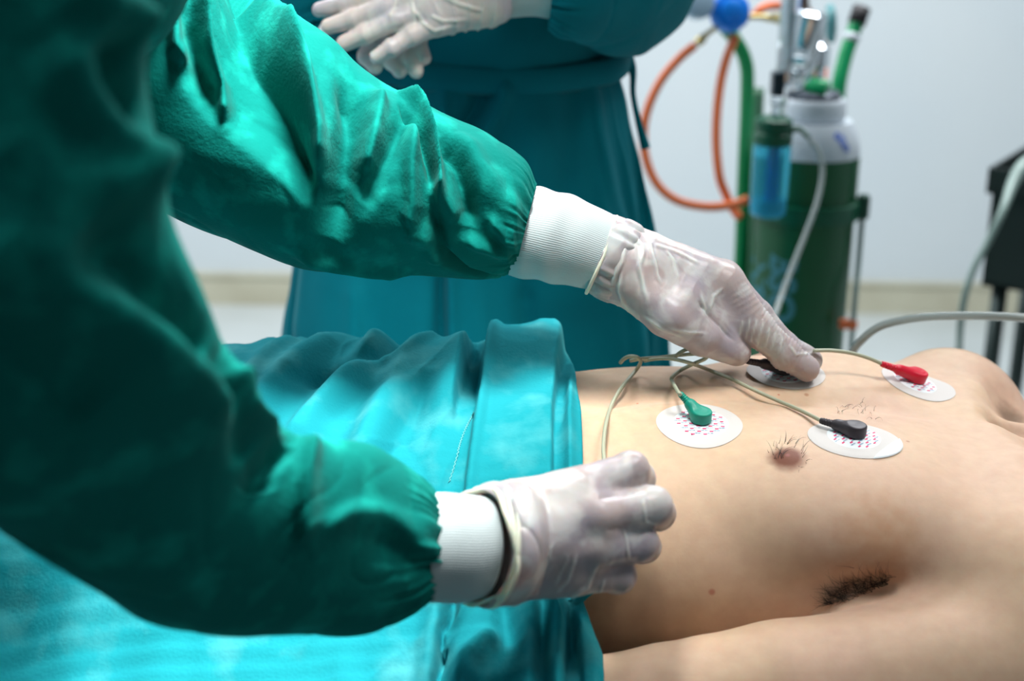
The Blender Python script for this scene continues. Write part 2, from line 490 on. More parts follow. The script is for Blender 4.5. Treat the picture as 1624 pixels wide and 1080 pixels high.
# ------------------------------------------------------------------ the patient
v = Vol((-1.12, -.42, .755), (.80, .42, 1.06), .0045)
sx_ = np.array([-.50, -.25, -.05, .08, .20, .30, .38, .43, .46])
sa_ = np.array([.165, .178, .160, .158, .166, .168, .160, .115, .07])
st_ = np.array([.935, .965, .968, .972, .982, .984, .972, .955, .93])
sc_ = np.array([.0, .0, .0, .0, .0, .0, .0, .0, .0])
def prof(x, ys):
    m = np.linspace(sx_[0], sx_[-1], 400); yy = np.interp(m, sx_, ys)
    k = np.ones(31) / 31; yp = np.convolve(np.pad(yy, 15, mode='edge'), k, 'valid')
    return np.interp(x, m, yp)
sl, X, Y, Z = v.sub((-.56, -.26, .74), (.50, .26, 1.06))
xa = X[:, 0, 0]
A = prof(xa, sa_)[:, None, None]; T = prof(xa, st_)[:, None, None]; C = prof(xa, sc_)[:, None, None]
ZB = .765
cz = (T + ZB) / 2; bz = (T - ZB) / 2
e = 2.5
f = (np.abs((Y - C) / A) ** e + np.abs((Z - cz) / bz) ** e) ** (1 / e)
d = (f - 1) * bz
d = np.maximum(d, np.maximum(X - .445, -.52 - X))
v.op(sl, d.astype(np.float32), .02, 'u')
# legs, pelvis (under the drape)
v.chain([((-.50, -.09, .86), .095), ((-.95, -.11, .83), .062), ((-1.10, -.11, .82), .055)], .03)
v.chain([((-.50, .09, .86), .095), ((-.95, .11, .83), .062), ((-1.10, .11, .82), .055)], .03)
# rib cage, pectorals
v.ell((.13, -.035, .885), (.20, .118, .100), .03)
v.ell((.13, .045, .890), (.20, .118, .100), .03)
v.ell((.265, -.088, .935), (.105, .082, .046), .03)
v.ell((.275, .090, .945), (.105, .075, .050), .03)
v.ell((.235, -.105, .900), (.095, .045, .055), .03)
# clavicles, sternal notch, neck and head
v.ell((.395, -.10, .935), (.045, .09, .036), .03)
v.chain([((.395, -.022, .962), .0085), ((.405, -.08, .957), .008), ((.425, -.15, .935), .010)], .022)
v.chain([((.395, .022, .962), .0085), ((.412, .08, .958), .009), ((.430, .14, .950), .012)], .03)
v.ell((.365, .10, .925), (.075, .075, .045), .03)
v.chain([((.38, 0, .885), .070), ((.49, 0, .893), .062), ((.56, 0, .90), .064)], .03)
v.chain([((.405, -.015, .950), .010), ((.52, -.055, .925), .014)], .018)
v.chain([((.405, .015, .950), .010), ((.52, .055, .925), .014)], .018)
v.ell((.428, .010, .972), (.022, .022, .022), .014, mode='s')
v.ell((.640, 0, .885), (.105, .078, .100), .03)
v.ell((.580, 0, .925), (.055, .055, .060), .03)
v.chain([((.60, 0, .985), .010), ((.625, 0, 1.005), .012)], .012)
# trapezius and shoulders
v.chain([((.50, -.04, .86), .045), ((.43, -.14, .885), .052)], .04)
v.chain([((.50, .04, .86), .045), ((.44, .15, .90), .050)], .04)
v.ell((.392, -.172, .875), (.072, .070, .064), .035)
v.chain([((.31, -.12, .915), .036), ((.39, -.175, .90), .045)], .035)
v.ell((.425, .172, .905), (.066, .062, .068), .03)
v.chain([((.33, .13, .915), .036), ((.41, .17, .915), .045)], .035)
v.ell((.470, .078, .968), (.028, .030, .026), .03, mode='s')
# arms
v.chain([((.37, -.200, .860), .060), ((.27, -.213, .847), .054), ((.20, -.220, .842), .0525), ((.12, -.228, .832), .048), ((.02, -.237, .821), .0425), ((-.10, -.238, .812), .036), ((-.20, -.235, .805), .026), ((-.28, -.23, .800), .034)], .004, k0=.018)
v.chain([((.41, .200, .875), .058), ((.24, .235, .850), .050), ((.04, .245, .82), .042), ((-.18, .25, .80), .026), ((-.27, .24, .80), .034)], .012)
# deep armpit fold
v.seg((.20, -.180, .900), (.275, -.172, .905), .004, .007, .010, 's')
# nipple relief
NIP = (.2125, -.109); NIP2 = (.235, .115)
# surface detail as a displacement of the whole field
sl, X, Y, Z = v.sub((-.1, -.25, .86), (.5, .25, 1.06))
g = .0035 * np.exp(-((Y - .004 * np.sin(X * 30)) / .011) ** 2) * sstep(.02, .08, X) * (1 - sstep(.33, .38, X))
g = g - .0025 * np.exp(-((X - (.13 - 1.1 * np.abs(Y))) / .016) ** 2) * sstep(.015, .035, np.abs(Y)) * (1 - sstep(.09, .12, np.abs(Y)))
g = g + .010 * np.exp(-((X - .075) / .05) ** 2 - ((Y - .012) / .035) ** 2)
for nx_, ny_ in (NIP, NIP2):
    rr = np.hypot(X - nx_, Y - ny_)
    g = g - .0015 * (1 - sstep(.008, .014, rr)) - .0022 * (1 - sstep(.0015, .0042, rr))
rib_ = .0003 * np.sin((X + .35 * np.abs(Y)) * 175) * sstep(.08, .14, -Y) * (1 - sstep(.16, .22, X)) * sstep(-.02, .04, X)
v.F[sl] += (g + rib_).astype(np.float32)
PV, PF = v.mesh(); del v
PV = relax(PV, PF, 2)
BVH = BVHTree.FromPolygons([tuple(x) for x in PV], [tuple(q) for q in PF.tolist()])

def hit(px, py, lift=0.0):
    "where the line of sight at px, py meets the patient"
    r = ray(px, py); L = r.length
    loc, nrm, _, dist = BVH.ray_cast(CAM, r.normalized())
    if loc is None: return None, None, None
    if nrm.dot(r) > 0: nrm = -nrm
    return loc + nrm * lift, nrm, dist / L


spots = [((NIP[0], NIP[1], .978), .008, .018, (.16, .045, .022), .96), ((NIP[0], NIP[1], .983), .0012, .0030, (.30, .10, .09), .6),
         ((NIP2[0], NIP2[1], .99), .010, .017, (.22, .085, .055), .8)]
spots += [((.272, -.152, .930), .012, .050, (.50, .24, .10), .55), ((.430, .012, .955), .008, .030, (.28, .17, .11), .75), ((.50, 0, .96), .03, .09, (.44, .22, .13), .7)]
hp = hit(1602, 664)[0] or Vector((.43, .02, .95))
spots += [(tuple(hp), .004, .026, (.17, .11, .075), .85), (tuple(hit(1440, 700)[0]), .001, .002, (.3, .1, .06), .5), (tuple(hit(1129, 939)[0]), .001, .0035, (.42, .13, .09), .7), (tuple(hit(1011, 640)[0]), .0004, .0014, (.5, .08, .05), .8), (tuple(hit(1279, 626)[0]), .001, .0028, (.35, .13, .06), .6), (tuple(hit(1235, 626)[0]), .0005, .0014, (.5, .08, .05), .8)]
patient_mat = skin_material('patient_skin', spots)
patient = from_arrays('person', PV, PF, patient_mat)
meta(patient, 'person lying on their back bare-chested with four electrodes on the chest, arms at the sides', 'person')
# ------------------------------------------------------------------ surgical drape over belly and legs
def plane(px, py, z):
    r = ray(px, py); t = (z - CAM.z) / r.z
    p = CAM + r * t; return (p.x, p.y)

def edge_fn(pts, z=.985):
    q = sorted([plane(*p[:2], p[2] if len(p) > 2 else z) for p in pts], key=lambda a: a[1])
    ys = [a[1] for a in q]; xs = [a[0] for a in q]
    return lambda y: np.interp(y, ys, xs)
xe = edge_fn([(899, 560), (912, 600), (921, 660), (926, 730), (929, 820, .97), (933, 900, .93), (938, 980, .88), (945, 1070, .84), (950, 1200, .80)])
xl = edge_fn([(815, 520), (795, 538), (771, 578), (753, 648), (738, 705), (722, 760), (706, 830, .975), (700, 900, .94), (722, 960, .90), (700, 1010, .88), (690, 1060, .86), (688, 1140, .84)])
xlip = edge_fn([(790, 530), (771, 550), (758, 565), (738, 610), (725, 648), (722, 682), (716, 740), (700, 800)])
xr = edge_fn([(902, 535), (895, 570), (884, 610), (878, 670), (879, 740), (884, 820, .97), (890, 900, .93), (893, 960, .90), (893, 1080, .85)])
# how high the body lifts the cloth
gx = np.arange(-1.16, .10, .012); gy = np.arange(-.372, .373, .012)
H0 = np.full((len(gx), len(gy)), .766)
for i, x in enumerate(gx):
    for j, y in enumerate(gy):
        loc, nn, _, _ = BVH.ray_cast(Vector((x, y, 1.3)), Vector((0, 0, -1)))
        if loc is not None: H0[i, j] = max(.766, loc.z)
for it in range(1):
    q = np.pad(H0, 1, mode='edge')
    H0 = np.max([q[i:i + H0.shape[0], j:j + H0.shape[1]] for i in range(3) for j in range(3)], axis=0)
Hc = H0.copy()
for it in range(40):
    q = np.pad(Hc, 1, mode='edge')
    av = (q[:-2, 1:-1] + q[2:, 1:-1] + q[1:-1, :-2] + q[1:-1, 2:]) / 4
    Hc = np.maximum(H0, av)
Hc += .004
for it in range(7):
    q = np.pad(Hc, 1, mode='edge')
    Hc = np.maximum(H0 + .001, (q[:-2, 1:-1] + q[2:, 1:-1] + q[1:-1, :-2] + q[1:-1, 2:] + 2 * Hc) / 6)
def bilin(A, x, y):
    fx = np.clip((x - gx[0]) / .012, 0, len(gx) - 1.001); fy = np.clip((y - gy[0]) / .012, 0, len(gy) - 1.001)
    i = fx.astype(int); j = fy.astype(int); u = fx - i; w = fy - j
    u = u * u * (3 - 2 * u) * .5 + u * .5; w = w * w * (3 - 2 * w) * .5 + w * .5
    return A[i, j] * (1 - u) * (1 - w) + A[i + 1, j] * u * (1 - w) + A[i, j + 1] * (1 - u) * w + A[i + 1, j + 1] * u * w
nfix, nfine, ny = 190, 150, 300
XF = -.16
ys = np.linspace(-.372, .372, ny)
xs0 = np.linspace(-1.15, XF, nfix, endpoint=False)
DX = np.zeros((nfix + nfine, ny)); DY = np.tile(ys, (nfix + nfine, 1))
DX[:nfix] = xs0[:, None]
ee = xe(ys)
DX[nfix:] = XF + np.linspace(0, 1, nfine)[:, None] * (ee[None, :] - XF)
Z = bilin(Hc, DX, DY) + .0015
Z += .030 * sstep(-.10, .07, DY) * (1 - sstep(-.10, .02, DX)) * (1 - sstep(.20, .34, DY))
Z0 = Z.copy(); base_n = None
def ln(*pts, z=1.0): return [plane(a, b, z) for a, b in pts]
rd = lambda pts, w, amp, asym=1.0, z=1.0: ridge(DX, DY, ln(*pts, z=z), w, amp, asym)
# long soft folds running over the belly
Z += rd([(395, 530), (480, 533), (560, 545), (640, 560)], .030, .016)
Z += rd([(700, 545), (640, 590), (590, 640), (545, 700)], .015, .020, 1.7)
Z += rd([(620, 545), (560, 590), (500, 625), (440, 665)], .012, .019, 1.5)
Z += rd([(540, 545), (470, 580), (400, 620), (350, 650)], .012, .018, 1.5)
Z += rd([(470, 545), (420, 575), (380, 600)], .011, .014, 1.3)
Z += rd([(470, 600), (540, 590), (620, 575), (680, 560)], .007, -.010, 1.4)
Z += rd([(500, 640), (580, 612), (650, 600)], .008, -.004, 1.4)
Z += rd([(690, 600), (640, 640), (600, 690)], .010, -.009, 1.0)
Z = Z0 + (Z - Z0) * (1 - .6 * sstep(.04, .13, DY))
# bunched cloth beside the folded band
Z += .026 * np.exp(-np.abs((DX + .010) / .040) ** 2.6) * sstep(-.01, .07, DY) * (1 - sstep(.17, .27, DY))
Z += .012 * np.exp(-((DX - .030) / .018) ** 2) * sstep(.03, .10, DY)
ul = DX - xlip(DY)
Z += .025 * np.exp(-((ul + .004) / .024) ** 2) * (1 - sstep(-.0045, .0005, ul)) * sstep(-.06, .00, DY) * (1 - .95 * sstep(.03, .10, DY))
Z += .008 * np.exp(-((ul + .012) / .012) ** 2) * sstep(-.22, -.06, DY) * (1 - sstep(-.06, .0, DY))
Z += rd([(700, 560), (640, 580), (600, 585)], .008, .006)
band = sstep(0, .0035, DX - xl(DY)) * (1 - sstep(-.003, .001, DX - xr(DY)))
far = sstep(-.26, -.12, DY)
Z += band * .014
Z += .0045 * np.exp(-((DX - xl(DY) - .006) / .005) ** 2) * band
Z -= (1 - sstep(-.003, .0, DX - xl(DY))) * sstep(-.004, .002, ul) * .016 * sstep(-.02, .04, DY) * (1 - sstep(.065, .11, DY))
Z += .004 * np.exp(-((DX - xr(DY) + .016) / .020) ** 2) * sstep(-.02, .06, DY)
Z += .006 * np.exp(-((DX - xr(DY) + .010) / .012) ** 2) * sstep(.05, .11, DY)
# narrow outer strip beyond the band
ue = DX - xe(DY)
Z += .007 * np.exp(-((ue + .009) / .0075) ** 2)
cr = np.exp(-((DX - xr(DY) - .005) / .0035) ** 2)
Z -= .015 * cr * sstep(-.08, -.03, DY) * (1 - sstep(.06, .09, DY))
Z += .004 * np.exp(-((DX - xr(DY) - .012) / .003) ** 2) * (1 - sstep(.0, .04, DY))
# folds where the cloth falls beside the patient
nf = lambda pts, w, amp, asym=1.0, z=.89: rd(pts, w, amp, asym, z)
Z += nf([(716, 930), (690, 1000), (678, 1060), (676, 1130)], .010, .014, .5)
Z += nf([(728, 935), (706, 1000), (696, 1070), (696, 1130)], .008, -.020)
Z += nf([(700, 1120), (714, 1060), (738, 1026), (771, 1010), (800, 1010)], .010, .016, .8)
Z += nf([(745, 1120), (752, 1075), (775, 1050)], .008, -.012)
Z += nf([(790, 930), (800, 980), (812, 1020)], .010, -.016)
Z += nf([(835, 930), (840, 1000), (838, 1110)], .009, .012)
Z += nf([(885, 930), (884, 1000), (880, 1110)], .008, .015, .8)
Z += nf([(862, 960), (860, 1020), (858, 1110)], .006, -.012)
Z += nf([(903, 940), (908, 1000), (914, 1110)], .005, -.014)
Z += rd([(600, 985), (540, 1030), (450, 1090)], .008, .007, 1.6, z=.93)
Z += rd([(640, 960), (670, 1010), (680, 1090)], .010, .008, 1.0, z=.93)
Z += rd([(180, 935), (110, 985), (20, 1030)], .010, .012, 2.2, z=.95)
Z += rd([(150, 985), (160, 1030), (120, 1075)], .012, -.010, 1.2, z=.95)
Z += rd([(330, 990), (260, 1040), (200, 1090)], .016, .010, 1.8, z=.94)
Z += rd([(60, 870), (40, 920), (-40, 980)], .014, .008, 1.5, z=.97)
pp = np.stack([DX.ravel(), DY.ravel()], 1)
w1 = waves(pp + .012 * np.stack([waves(pp, 5, 20), waves(pp, 6, 20)], 1), 3, 34, 12, (1.0, .55))
w2 = waves(pp + .006 * np.stack([waves(pp, 8, 50), waves(pp, 9, 50)], 1), 4, 110, 14, (1.0, .5))
wr = np.exp(-np.abs(waves(pp + .01 * np.stack([waves(pp, 12, 30), waves(pp, 13, 30)], 1), 14, 40, 10)) * 7)
Z += ((w1 * .0036 + w2 * .0007 + wr * .0014).reshape(Z.shape)) * (1 - .75 * band)
DZ = Z - Z0
gxx = np.gradient(Z0, axis=0) / np.maximum(np.gradient(DX, axis=0), 1e-5); gyy = np.gradient(Z0, axis=1) / np.gradient(DY, axis=1)
for it in range(6):
    q = np.pad(gyy, 2, mode='edge'); gyy = (q[2:-2, :-4] + q[2:-2, 1:-3] + q[2:-2, 2:-2] + q[2:-2, 3:-1] + q[2:-2, 4:]) / 5
nn_ = np.sqrt(1 + gyy ** 2); taper = sstep(-.372, -.33, DY) * (1 - sstep(.33, .372, DY))
Z = np.maximum(Z0 + DZ / nn_, bilin(H0, DX, DY) + .003)
DY = DY - DZ * gyy / nn_ * taper
Z = np.maximum(Z, bilin(H0, DX, DY) + .005)
# cloth hangs down over both long edges of the mattress
V3 = np.stack([DX, DY, Z], 2)
def hang(edge, sgn, n=60, drop=.34):
    rows = []
    x = edge[:, 0]
    for k in range(1, n + 1):
        t = k / n; s = drop * t
        wv = (.012 if sgn < 0 else .004) * t * np.sin(x * 34 + 1.2 * np.sin(x * 9)) + (.008 if sgn < 0 else .003) * t
        rows.append(np.stack([x, edge[:, 1] + sgn * (np.minimum(s, .012) + wv), edge[:, 2] - np.maximum(s - .006, 0)], 1))
    return rows
near = hang(V3[:, 0], -1); farr = hang(V3[:, -1], 1)
G = np.concatenate([np.stack(near[::-1], 1), V3, np.stack(farr, 1)], 1)
na, nb = G.shape[:2]
ii, jj = np.meshgrid(np.arange(na - 1), np.arange(nb - 1), indexing='ij')
DF = np.stack([ii * nb + jj, (ii + 1) * nb + jj, (ii + 1) * nb + jj + 1, ii * nb + jj + 1], -1).reshape(-1, 4)
drape = from_arrays('surgical_drape', G.reshape(-1, 3), DF, MT['drape'])
md = drape.modifiers.new('thickness', 'SOLIDIFY'); md.thickness = .0016; md.offset = -1
meta(drape, 'turquoise cotton drape covering the patient from the waist down, edge folded over in a band', 'drape')
DBVH = BVHTree.FromPolygons([tuple(x) for x in G.reshape(-1, 3)], [tuple(q) for q in DF.tolist()])
def dhit(px, py, lift=0.0):
    r = ray(px, py)
    loc, nrm, _, dist = DBVH.ray_cast(CAM, r.normalized())
    if loc is None: return None
    if nrm.dot(r) > 0: nrm = -nrm
    return loc + nrm * lift
# zig-zag stitching along the turned hem
for nm_, pth in (('hem_stitching', [(752, 655), (745, 668), (738, 682), (731, 700), (727, 715), (720, 740), (712, 765)]),):
    q = crom([(a, b) for a, b in pth], 8); pts = []
    for i, (a, b) in enumerate(q):
        h_ = dhit(a + (1.2 if i % 2 else -1.2), b, .0006)
        if h_ is not None: pts.append(h_)
    tube(nm_, pts, .0004, MT['hem'], drape, smooth_n=1, seg=5)
# ------------------------------------------------------------------ sleeves, cuffs, gloves
class Loft:
    """a cloth tube through stations (top px, top py, bottom px, bottom py, depth, roundness, skew px)"""
    def __init__(s, st, nu=14, nt=220):
        rows = []
        for a in st:
            tx, ty, bx, by, d = a[:5]; ratio = a[5] if len(a) > 5 else .9; sk = a[6] if len(a) > 6 else 0
            T, B = P(tx, ty, d), P(bx, by, d); Cc = (T + B) / 2; u = (T - B) / 2
            r = u.length; wv = (CAM - Cc).normalized(); wv = (wv - u.normalized() * wv.dot(u.normalized())).normalized() * r * ratio
            wv = wv + (M3 @ Vector((sk / FPX * d, 0, 0)))
            rows.append(list(Cc) + list(u) + list(wv))
        q = crom(rows, nu); s.q = q; s.nu = nu; s.n = len(q); s.nt = nt
        s.C = q[:, :3]; s.U = q[:, 3:6]; s.Wv = q[:, 6:9]
        th = np.linspace(0, 2 * np.pi, nt, endpoint=False)
        s.th = th
        s.V = s.C[:, None] + s.U[:, None] * np.cos(th)[None, :, None] + s.Wv[:, None] * np.sin(th)[None, :, None]
        s.D = np.zeros((s.n, nt))
        s.arc = np.r_[0, np.cumsum(np.linalg.norm(np.diff(s.C, axis=0), axis=1))]
        rad = np.linalg.norm(s.U, axis=1)
        s.A = np.tile(s.arc[:, None], (1, nt))                      # metres along
        thc = np.where(th > np.pi * 1.5, th - 2 * np.pi, th)
        s.B = thc[None, :] * rad[:, None]                           # metres around, 0 at the top
        N = s.V - s.C[:, None]; s.N = N / np.linalg.norm(N, axis=2)[:, :, None]
        # pixel of every vertex on the camera side
        rel = s.V - np.array(CAM); Mi = np.array(M3)
        c = rel @ Mi
        s.px = 812 + FPX * c[..., 0] / -c[..., 2]; s.py = 540 - FPX * c[..., 1] / -c[..., 2]
        s.ok = (th > -.01)[None, :] & (th < np.pi + .01)[None, :] & np.ones((s.n, 1), bool)
    def dom(s, px, py):
        dd = np.where(s.ok, (s.px - px) ** 2 + (s.py - py) ** 2, 1e12)
        i, j = np.unravel_index(dd.argmin(), dd.shape); return (s.A[i, j], s.B[i, j])
    def ridge(s, pts, w, amp, asym=1.0):
        s.D += ridge(s.A, s.B, [s.dom(*p) for p in pts], w, amp, asym)
    def step(s, pts, w, amp, reach):
        d, f, sd = polydist(s.A, s.B, [s.dom(*p) for p in pts])
        s.D -= amp * np.where(sd * s.stepsign > 0, sstep(0, w, d) * np.exp(-(d / reach) ** 2), 0) * (1 - sstep(s.dom(*pts[-2])[1], s.dom(*pts[-1])[1], s.B))
    stepsign = -1
    def noise(s, seed, freq, amp, stretch=(1, 1), crease=0.0):
        pp = s.V.reshape(-1, 3)
        q = pp + (.25 / freq) * np.stack([waves(pp, seed + 1, freq), waves(pp, seed + 2, freq), waves(pp, seed + 3, freq)], 1)
        f = waves(q, seed, freq, 12)
        if crease: f = f * (1 - crease) + crease * (1 - 2 * np.exp(-np.abs(f) * 3.5))
        s.D += amp * f.reshape(s.D.shape)
    def mesh(s, name, m, parent, thick=.0012, cap=False):
        V = s.V + s.N * s.D[..., None]
        n, nt = s.n, s.nt
        ii, jj = np.meshgrid(np.arange(n - 1), np.arange(nt), indexing='ij'); j2 = (jj + 1) % nt
        Fq = np.stack([ii * nt + jj, ii * nt + j2, (ii + 1) * nt + j2, (ii + 1) * nt + jj], -1).reshape(-1, 4)
        uv = np.stack([s.A, np.tile((s.th / (2 * np.pi))[None, :], (n, 1))], -1).reshape(-1, 2)
        o = from_arrays(name, V.reshape(-1, 3), Fq, m, parent, uv=uv)
        md = o.modifiers.new('thickness', 'SOLIDIFY'); md.thickness = thick; md.offset = -1
        return o
    def gather(s, seed, n, amp, reach, end=-1):
        L = s.arc[-1]; t = np.exp(-((L - s.arc) / reach) ** 2) if end < 0 else np.exp(-(s.arc / reach) ** 2)
        rg = np.random.default_rng(seed); ph = rg.uniform(0, 6.28, 4)
        th = s.th + .12 * np.sin(3 * s.th + ph[0]) + .06 * np.sin(7 * s.th + ph[1])
        s.D += amp * t[:, None] * (np.sin(n * th + ph[2]) * .7 + .5 * np.sin((n * 1.6) // 1 * th + ph[3]))[None, :]

def glove(name, chains, parent, m, h=.0014, cut=None, wrinkle=(), relaxn=2, k=.0028, extra=None, creases=()):
    "chains: lists of (px, py, depth, radius); the first span of each blends into the palm"
    pts = [[(np.array(P(a[0], a[1], a[2])), a[3]) for a in c] for c in chains]
    allp = np.array([p for c in pts for p, r in c])
    v = Vol(allp.min(0) - .045, allp.max(0) + .045, h)
    for c in pts:
        if len(c) > 1: v.seg(c[0][0], c[1][0], c[0][1], c[1][1], .012)
        if len(c) > 2: v.seg(c[1][0], c[2][0], c[1][1], c[2][1], k * 1.6)
        for i in range(2, len(c) - 1): v.seg(c[i][0], c[i + 1][0], c[i][1], c[i + 1][1], k)
        for i in range(2, len(c) - 1): v.ell(c[i][0], (c[i][1] * 1.06,) * 3, .003)     # knuckle
    if extra: extra(v)
    if cut:
        c0, nrm = np.array(cut[0]), np.array(cut[1])
        X, Y, Z = np.meshgrid(*v.ax, indexing='ij', sparse=True)
        pl = -((X - c0[0]) * nrm[0] + (Y - c0[1]) * nrm[1] + (Z - c0[2]) * nrm[2])
        v.F = np.maximum(v.F, pl.astype(np.float32))
    V, Fq = v.mesh(); V = relax(V, Fq, relaxn)
    N = normals(V, Fq)
    D = np.zeros(len(V))
    for a, b, rad, freq, amp, seed in wrinkle:
        a = np.array(P(*a)); b = np.array(P(*b)); ax = (b - a) / np.linalg.norm(b - a); L = np.linalg.norm(b - a)
        t = (V - a) @ ax; q = np.linalg.norm(V - a - t[:, None] * ax, axis=1)
        m_ = sstep(-.01, .006, t) * (1 - sstep(L - .006, L + .01, t)) * (1 - sstep(rad, rad * 1.5, q))
        f = waves(V + .004 * np.stack([waves(V, seed + i, 160) for i in range(3)], 1), seed + 9, 60, 6)
        D += amp * m_ * (np.exp(-np.abs(np.sin(t * freq + 1.6 * f)) * 3.2) - .25)
    D += .0003 * waves(V, 77, 260, 10)
    W_ = np.zeros(len(V))
    c = (V - np.array(CAM)) @ np.array(M3)
    px = 812 + FPX * c[:, 0] / -c[:, 2]; py = 540 - FPX * c[:, 1] / -c[:, 2]
    front = sstep(.0, .3, ((np.array(CAM) - V) * N).sum(1) / np.linalg.norm(V - np.array(CAM), axis=1))
    for line, wpx, amp in creases:
        d_, f_, s_ = polydist(px + 1.2 * waves(V, 7, 220, 6), py, line)
        e_ = np.exp(-(d_ / wpx) ** 2) * np.clip(np.minimum(f_ * 6, (1 - f_) * 6) + .15, 0, 1) * front
        D += amp * e_ - .35 * abs(amp) * np.exp(-((d_ - wpx * 1.9) / wpx) ** 2) * front * np.clip(np.minimum(f_ * 6, (1 - f_) * 6), 0, 1)
        if amp > 0: W_ = np.maximum(W_, .9 * e_)
    V = V + N * D[:, None]
    o = from_arrays(name, V, Fq, m, parent)
    at = o.data.attributes.new('stand_off', 'FLOAT', 'POINT'); at.data.foreach_set('value', W_.astype(np.float32))
    return o

def ring(name, T, B, d, ratio, skew, rad, m, parent, seed=1, wob=.0012, n=90):
    L_ = Loft([(*T, *B, d, ratio, skew), (T[0] + 3, T[1], B[0] + 3, B[1], d, ratio, skew)], nu=1, nt=n)
    q = L_.V[0] + np.stack([waves(L_.V[0], seed + i, 90) for i in range(3)], 1) * wob
    pts = [Vector(p) for p in q]
    V = []; F = []; sg = 10
    for i, p in enumerate(pts):
        t = (pts[(i + 1) % n] - pts[i - 1]).normalized(); o = (p - Vector(L_.C[0])).normalized(); w = t.cross(o)
        for k in range(sg):
            a = 2 * math.pi * k / sg; V.append(p + (o * math.cos(a) + w * math.sin(a)) * rad)
    for i in range(n):
        for k in range(sg):
            j = (i + 1) % n; F.append((i * sg + k, i * sg + (k + 1) % sg, j * sg + (k + 1) % sg, j * sg + k))
    return from_arrays(name, V, F, m, parent)

# ================================================================== the attending medic in the foreground
medic = empty('person', (-.80, -.70, 0), 'person in dark green surgical gown leaning in from the left, gloved hands on the patient', 'person')
GM = MT['gown_near']
# --- sleeve of the arm that crosses the picture
fs = Loft([(300, -220, 40, 130, 1.13), (392, -70, 140, 262, 1.14), (438, 6, 262, 333, 1.15), (520, 62, 365, 378, 1.155), (585, 122, 460, 421, 1.16),
           (655, 160, 560, 434, 1.165), (722, 196, 655, 442, 1.17), (782, 224, 728, 452, 1.175), (828, 256, 782, 450, 1.18), (852, 290, 814, 440, 1.18)], nu=26, nt=300)
fs.ridge([(425, 0), (455, 70), (482, 140), (500, 210), (506, 275)], .010, .017, .55)
fs.step([(425, -20), (455, 70), (480, 140), (498, 210), (506, 280), (500, 340)], .012, .028, .085)
fs.ridge([(556, 120), (560, 200), (545, 290), (525, 380)], .012, -.016, 1.2)
fs.ridge([(600, 150), (590, 210), (578, 275)], .008, .010)
fs.ridge([(645, 180), (622, 240), (590, 300), (578, 325)], .006, -.008, 1.5)
fs.ridge([(655, 195), (650, 260), (655, 320), (650, 355)], .007, .010)
fs.ridge([(632, 152), (662, 178), (684, 225), (694, 275), (697, 325)], .0045, .012, .5)
fs.ridge([(640, 170), (668, 215), (680, 260), (685, 300)], .004, -.010)
fs.ridge([(700, 215), (728, 265), (742, 310), (746, 360)], .0075, -.013, 1.2)
fs.ridge([(690, 285), (710, 320), (728, 345)], .007, .009)
fs.ridge([(722, 215), (765, 280), (800, 330), (830, 350)], .012, .007, 1.6)
fs.ridge([(285, -60), (272, 10), (276, 70), (300, 102)], .007, .014, .8)
fs.ridge([(318, -60), (335, 60), (352, 130), (362, 195)], .008, .018, .8)
fs.ridge([(300, 20), (315, 110), (330, 160)], .008, -.007)
fs.ridge([(470, 395), (560, 418), (650, 436)], .008, .006)
fs.ridge([(690, 330), (700, 400), (735, 440), (790, 450)], .006, -.012)
fs.ridge([(640, 360), (690, 380), (700, 420)], .010, .007)
fs.ridge([(775, 350), (805, 378), (822, 385)], .005, .006)
fs.ridge([(740, 385), (790, 400), (815, 412)], .005, .006)
fs.D *= 1.45; fs.noise(21, 24, .0028); fs.noise(25, 60, .0011, crease=.5); fs.noise(29, 190, .0004)
fs.gather(3, 34, .0016, .016)
fs.D -= .004 * np.exp(-((fs.arc[-1] - fs.arc[:, None]) / .006) ** 2)
fs.mesh('gown_sleeve', GM, medic)
fc = Loft([(838, 296, 806, 436, 1.18, .85), (862, 298, 828, 442, 1.18, .85), (915, 315, 878, 450, 1.183, .82), (985, 347, 938, 462, 1.187, .8), (1010, 360, 965, 468, 1.188, .8)], nu=14, nt=160)
fc.noise(31, 60, .0010); fc.D += .0012 * np.sin(fc.arc[:, None] * 200 + 3 * np.sin(fc.th)[None, :]) * np.exp(-((fc.arc[:, None] - .03) / .02) ** 2)
fc.mesh('knitted_cuff', MT['knit'], medic)
# --- gloved hand pressing the electrode
fh = [
    [(975, 385, 1.192, .0200), (1148, 450, 1.200, .0165), (1200, 520, 1.205, .0148), (1245, 562, 1.212, .0128), (1280, 585, 1.218, .0112)],
    [(980, 392, 1.205, .0190), (1148, 442, 1.218, .0155), (1200, 500, 1.228, .0130), (1245, 548, 1.232, .0112), (1286, 572, 1.238, .0102)],
    [(975, 400, 1.215, .0180), (1125, 436, 1.240, .0140), (1165, 485, 1.258, .0115), (1168, 535, 1.255, .0100), (1140, 552, 1.245, .0090)],
    [(970, 410, 1.220, .0170), (1098, 436, 1.255, .0130), (1130, 480, 1.270, .0105), (1125, 525, 1.265, .0090), (1100, 538, 1.255, .0082)],
    [(985, 430, 1.185, .0215), (1058, 500, 1.178, .0180), (1115, 535, 1.192, .0150), (1168, 559, 1.205, .0120)],
    [(1085, 480, 1.192, .0200), (1150, 515, 1.204, .0150)],
    [(965, 420, 1.195, .0250), (1075, 470, 1.200, .0260)],
    [(950, 402, 1.187, .0270), (1010, 425, 1.190, .0250)],
    [(968, 378, 1.188, .0160), (965, 440, 1.188, .0160)],
    [(1030, 440, 1.200, .0240), (1110, 455, 1.205, .0215)],
]
cT, cB = P(975, 343, 1.188), P(931, 462, 1.188)
